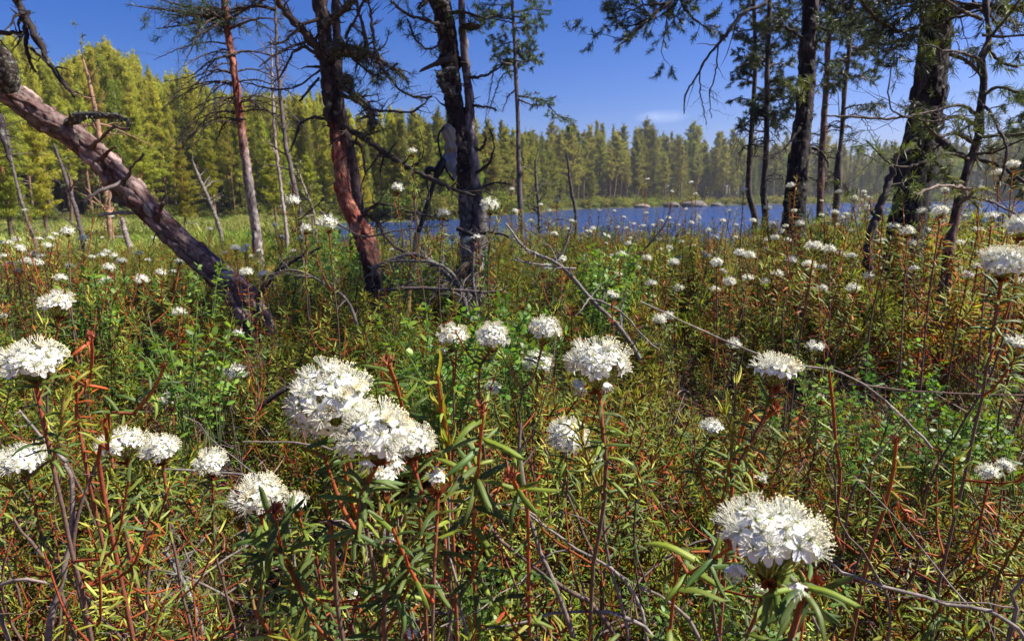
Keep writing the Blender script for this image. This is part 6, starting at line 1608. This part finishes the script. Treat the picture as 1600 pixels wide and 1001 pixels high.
def low_cover():
    r = np.random.default_rng(29); P_ = []; I = []; RT = []; S = []
    for _ in range(430):
        y = math.sqrt(r.uniform(.36, 3.6)); x = r.uniform(-1, 1) * y; k = x / y
        if -.66 < k < -.36 and r.random() < .93: continue
        if k > .45 and r.random() < .5: continue
        P_.append((x, y, ground(x, y))); I.append(3 if k > .28 and r.random() < .75 else int(r.integers(4))); RT.append((r.normal(0, .1), r.normal(0, .1), r.uniform(0, 6.28))); s = r.uniform(.6, 1.15); S.append((s, s, s))
    scatter('low_undergrowth', LOWC, P_, I, RT, S, 'low narrow leaved shoots filling in between the taller flowering stems', 'undergrowth')
low_cover()
def cover():
    r = np.random.default_rng(22); P_ = []; I = []; RT = []; S = []
    for _ in range(330):
        y = math.sqrt(r.uniform(1.5, 36)); x = r.uniform(-1, 1) * y; k = x / y
        if not (-.35 < k < .1 or .3 < k < .9) and r.random() < .6: continue
        P_.append((x, y, ground(x, y))); I.append(int(r.integers(5))); RT.append((r.normal(0, .2), r.normal(0, .2), r.uniform(0, 6.28))); s = r.uniform(.7, 1.15) * (.9 if y < 2.5 else 1); S.append((s, s, min(s, (.8 - .03 * y) / .6)))
    scatter('dead_brushwood', DT, P_, I, RT, S, 'bare grey and brown dead twigs standing among the live shrubs', 'brushwood')
    r = np.random.default_rng(21); pts = []; idx = []; rot = []; scl = []
    for d0, d1, dens, s0 in ((1.25, 2.2, 30, .92), (2.2, 4.2, 22, 1.0), (4.2, 8, 12, 1.05), (8, 13, 7, 1.15)):
        area = 1.0 * (d1 * d1 - d0 * d0); N = int(area * dens)
        for _ in range(N):
            y = math.sqrt(r.uniform(d0 * d0, d1 * d1)); x = r.uniform(-1.0, 1.0) * y
            k = x / y; ne = near_edge(k)
            if math.hypot(x, y) > ne + 1.2: continue
            g = ground(x, y); s = s0 * r.uniform(.72, 1.12)
            pn = nz(x, y, 40, 0.55)
            if y < 2.6 and pn < -.25 and r.random() < .7: continue
            if y < 2.0 and -.66 < k < -.36 and r.random() < .92: continue
            if y < 1.9 and -.65 < k < -.25: s *= .7
            if -.50 < k < -.36 and 2.2 < y < 2.9: s *= .85
            if y < 2.3 and k > .18:
                if r.random() < .55: continue
                s *= .55
            if k > .45 and y > 2.2: s *= 1.22
            if y > 4 and k < -.25: s *= .78
            z = g
            if y > 5.5 and k < .4: s *= .95
            hmax = EYE[2] - (r.uniform(.012, .034) if k > 0 else r.uniform(.018, .040) if r.random() < .8 else .003) * y - g if k < .45 else 9      # shrub tops stay below the sight line to the water
            s = min(s, max(.35, (hmax + .04 * r.random()) / .56)) if k < .45 else s
            u = r.random() + .35 * nz(x, y, 12, .9)
            if k > .25: ch = ([6, 6, 4, 5, 6, 3] if y < 4.5 else [3, 4, 6, 5, 6, 3]) if u > .25 else [1, 5, 4, 2]
            elif k < -.25: ch = [0, 1, 7, 2] if u > .3 else [4, 3, 5]
            else: ch = [1, 2, 5, 4, 0] if u > .4 else [3, 4, 6]
            pts.append((x, y, z)); idx.append(ch[int(r.integers(len(ch)))]); rot.append((r.normal(0, .1), r.normal(0, .1), r.uniform(0, 6.28))); scl.append((s * 1.05, s * 1.05, s))
    scatter('undergrowth', CL, pts, idx, rot, scl, 'dense low thicket of narrow leaved bog shrubs covering the ground', 'undergrowth')
cover()

def moss_tpl(s, col, n=70):
    r = np.random.default_rng(s); mb = MB()
    o = np.c_[r.normal(0, .035, (n, 2)), r.uniform(-.004, .004, n)]
    for k in range(n):
        d = nrm(r.normal(0, .5, 3) + (0, 0, 1)); L = r.uniform(.012, .028); b = nrm(np.cross(d, r.normal(0, 1, 3)))
        c = np.array(col) * r.uniform(.6, 1.5)
        for j in range(5):
            t = j / 5; p0 = o[k] + d * L * t; a = r.uniform(0, 6.28); sd = nrm(b * math.cos(a) + np.cross(d, b) * math.sin(a) + d * .5); l = .006 * (1.1 - .5 * t)
            w_ = np.cross(sd, d) * .0011
            mb.add([p0 - w_, p0 + w_, p0 + sd * l], [(0, 1, 2)], c * (.7 + .5 * t))
    return mb.mesh('moss_cushion', M_MOSS, False)
MS = [moss_tpl(1, (.46, .45, .07)), moss_tpl(2, (.33, .36, .06)), moss_tpl(3, (.40, .16, .035)), moss_tpl(4, (.48, .34, .06)), moss_tpl(5, (.34, .085, .025))]
def litter_tpl(s, kind):
    r = np.random.default_rng(s); mb = MB()
    for k in range(16):
        a = r.uniform(0, 6.28); L = r.uniform(.05, .2) if kind else r.uniform(.02, .035); o = np.r_[r.normal(0, .06, 2), r.uniform(.0, .035)]; v = np.array([math.cos(a), math.sin(a), r.uniform(-.15, .45)])
        if kind: tube(mb, spline([o, o + v * L * .5 + r.normal(0, .008, 3), o + v * L], 6), [.0016, .0016, .0014, .0013, .0011, .0008], 4, np.array([(.26, .22, .19), (.17, .11, .08), (.24, .08, .04)][int(r.integers(3))]) * r.uniform(.7, 1.3))
        else: bake_leaves(mb, (frames(v[None], r.uniform(-2, 2, 1)), o[None], np.array([L]), [('ledum', 4 if r.random() < .7 else 3)]))
    return mb.mesh('litter', M_SHRUB, False)
def arch_tpl(s):
    r = np.random.default_rng(s); mb = MB()
    for k in range(5):
        a = r.uniform(0, 6.28); L = r.uniform(.22, .5); v = np.array([math.cos(a), math.sin(a), 0]); w_ = np.array([-v[1], v[0], 0]); o = np.r_[r.normal(0, .05, 2), -.01]; h = r.uniform(.03, .2)
        q = spline([o, o + v * L * .3 + (0, 0, h * .7) + w_ * r.normal(0, .04), o + v * L * .7 + (0, 0, h) + w_ * r.normal(0, .05), o + v * L + (0, 0, h * r.uniform(.6, 1.5))], 14)
        tube(mb, q, np.linspace(.0032, .0012, 14), 5, np.array([(.20, .16, .145), (.15, .10, .08), (.20, .07, .04)][int(r.integers(3))]) * r.uniform(.7, 1.2))
        for _ in range(4):
            i = int(r.integers(3, 13)); d = nrm(r.normal(0, 1, 3) + v); l = r.uniform(.03, .09); tube(mb, spline([q[i], q[i] + d * l * .5 + r.normal(0, .004, 3), q[i] + d * l], 5), np.linspace(.0013, .0006, 5), 4, (.17, .11, .09))
    return mb.mesh('twig_arches', M_GREY)
AT = [arch_tpl(k) for k in range(4)]
LT = [litter_tpl(1, 1), litter_tpl(2, 1), litter_tpl(3, 0), litter_tpl(4, 1)]
def grass_tpl(s, col, n=26, h=.16, w_=.0013):
    r = np.random.default_rng(s); mb = MB()
    for k in range(n):
        a = r.uniform(0, 6.28); l = r.uniform(.0, .6); o = np.r_[r.normal(0, .012, 2), -.01]; hh = h * r.uniform(.5, 1.2); v = np.array([math.cos(a), math.sin(a), 0])
        sd = np.array([-v[1], v[0], 0]) * w_
        p = [o, o + v * hh * l * .3 + (0, 0, hh * .6), o + v * hh * l + (0, 0, hh)]
        mb.add([p[0] - sd, p[0] + sd, p[1] + sd * .8, p[1] - sd * .8, p[2]], [(0, 1, 2), (0, 2, 3), (3, 2, 4)], np.array(col) * r.uniform(.7, 1.35))
    return mb.mesh('grass_tuft', M_MOSS, False)
GT = [grass_tpl(1, (.17, .20, .05)), grass_tpl(2, (.24, .21, .08)), grass_tpl(3, (.12, .17, .04))]
def floor_cover():
    r = np.random.default_rng(33)
    def field(N, d0, d1, pw=1.0, kx=.95):
        y = d0 + (d1 - d0) * r.random(N) ** pw; x = r.uniform(-kx, kx, N) * y; return x, y
    x, y = field(8500, .55, 3.2)
    P_ = []; I = []; RT = []; S = []
    for a, b in zip(x, y):
        n_ = nz(a, b, 20, 1.6); I.append(([0, 1, 3, 0] if n_ > -.05 and a < .35 * b else [2, 4, 4, 3])[int(r.integers(4))]); P_.append((a, b, ground(a, b) + .002)); RT.append((0, 0, r.uniform(0, 6.28))); s = r.uniform(.7, 1.5); S.append((s, s, s))
    scatter('moss', MS, P_, I, RT, S, 'yellow green and rusty bog moss carpeting the ground', 'moss')
    x, y = field(1900, .55, 3.0); P_ = []; I = []; RT = []; S = []
    for a, b in zip(x, y):
        if -.64 * b < a < -.34 * b and b < 1.9 and r.random() < .7: continue
        P_.append((a, b, ground(a, b) + r.uniform(0, .03))); I.append(int(r.integers(4))); RT.append((r.normal(0, .15), r.normal(0, .15), r.uniform(0, 6.28))); S.append((r.uniform(.8, 1.5),) * 3)
    scatter('leaf_litter', LT, P_, I, RT, S, 'fallen grey twigs and withered rusty leaves lying on the moss', 'litter')
    x, y = field(330, .75, 2.6); P_ = []; I = []; RT = []; S = []
    for a, b in zip(x, y):
        if -.64 * b < a < -.34 * b and b < 1.9 and r.random() < .8: continue
        P_.append((a, b, ground(a, b))); I.append(int(r.integers(4))); RT.append((r.normal(0, .1), r.normal(0, .1), r.uniform(0, 6.28))); S.append((r.uniform(.7, 1.2),) * 3)
    scatter('fallen_twigs', AT, P_, I, RT, S, 'tangle of grey and brown arching twigs low over the moss', 'twigs')
    x, y = field(700, .7, 3.0); P_ = []; I = []; RT = []; S = []
    for a, b in zip(x, y):
        P_.append((a, b, ground(a, b))); I.append(int(r.integers(3))); RT.append((r.normal(0, .1), r.normal(0, .1), r.uniform(0, 6.28))); S.append((r.uniform(.6, 1.3),) * 3)
    scatter('grass', GT, P_, I, RT, S, 'thin wiry grass blades growing between the shrubs', 'grass')
    # sedge on the open meadow to the left
    P_ = []; I = []; RT = []; S = []
    sg = [grass_tpl(11, (.20, .27, .05), 40, .5, .006), grass_tpl(12, (.26, .28, .08), 40, .5, .006), grass_tpl(13, (.13, .22, .03), 40, .5, .006)]
    for _ in range(9000):
        d = 11 + 48 * r.random() ** .7; k = r.uniform(-1.15, -.16); a, b = k * d, d
        if b > far_edge(k): continue
        g = ground(a, b)
        if g < WATER - .02: continue
        n_ = nz(a, b, 4, .3); P_.append((a, b, g)); I.append(1 if n_ > .12 else 2 if n_ < -.18 else 0); RT.append((0, 0, r.uniform(0, 6.28))); s = r.uniform(.5, 1.1) * (1.2 + 1.3 * n_); S.append((s * 1.6, s * 1.6, s * .75))
    scatter('sedge', sg, P_, I, RT, S, 'light green sedge covering the wet meadow before the forest', 'sedge')
    # bushes along the foot of the far forest
    bt = []
    for s in range(4):
        rr = np.random.default_rng(300 + s); mb = MB(); c = rr.normal(0, .45, (70, 3)) * (1, 1, .5) + (0, 0, .45); clumps(mb, c, c, 9, .10, .14, [(.20, .24, .05), (.14, .16, .04), (.24, .22, .06), (.12, .15, .04)][s], rr)
        bt.append(mb.mesh('bush', M_TREE, False))
    P_ = []; I = []; RT = []; S = []
    for _ in range(620):
        k = r.uniform(-1.1, 1.15)
        if k < -.2 and r.random() < .55: continue
        d = far_edge(k) * r.uniform(1.0, 1.05); a, b = k * d, d
        P_.append((a, b, ground(a, b))); I.append(int(r.integers(4))); RT.append((0, 0, r.uniform(0, 6.28))); s = r.uniform(.5, 1.4) * (1 if k < -.2 else 1.6); S.append((s, s, s))
    for _ in range(150):
        d = 13 + 40 * r.random(); k = r.uniform(-1.1, -.2); a, b = k * d, d
        if d < 22 or b > far_edge(k) * .97: continue
        P_.append((a, b, ground(a, b))); I.append(int(r.integers(4))); RT.append((0, 0, r.uniform(0, 6.28))); s = r.uniform(.25, .6); S.append((s * 1.3, s * 1.3, s))
    scatter('shoreline_bushes', bt, P_, I, RT, S, 'low green bushes and young growth along the foot of the far forest', 'bushes')
floor_cover()
# ------------------------------------------------------------------ air
def haze():
    mb = MB()
    x0, x1, y0, y1, z0, z1 = -420, 520, -30, 420, -2.2, 45
    v = [(x, y, z) for x in (x0, x1) for y in (y0, y1) for z in (z0, z1)]
    f = [(0, 1, 3, 2), (4, 6, 7, 5), (0, 4, 5, 1), (2, 3, 7, 6), (0, 2, 6, 4), (1, 5, 7, 3)]
    mb.add(v, f, (1, 1, 1))
    m = bpy.data.materials.new('haze'); m.use_nodes = True; n = m.node_tree.nodes; n.clear()
    o = n.new('ShaderNodeOutputMaterial'); p = n.new('ShaderNodeVolumePrincipled'); p.inputs['Density'].default_value = 0.00032; p.inputs['Color'].default_value = (0.88, 0.92, 1.0, 1); p.inputs['Anisotropy'].default_value = 0.3
    m.node_tree.links.new(p.outputs[0], o.inputs['Volume'])
    ob = mb.obj('haze', m, smooth=False); tag(ob, 'thin summer haze over bog, lake and forest', 'haze', kind='stuff')
haze()
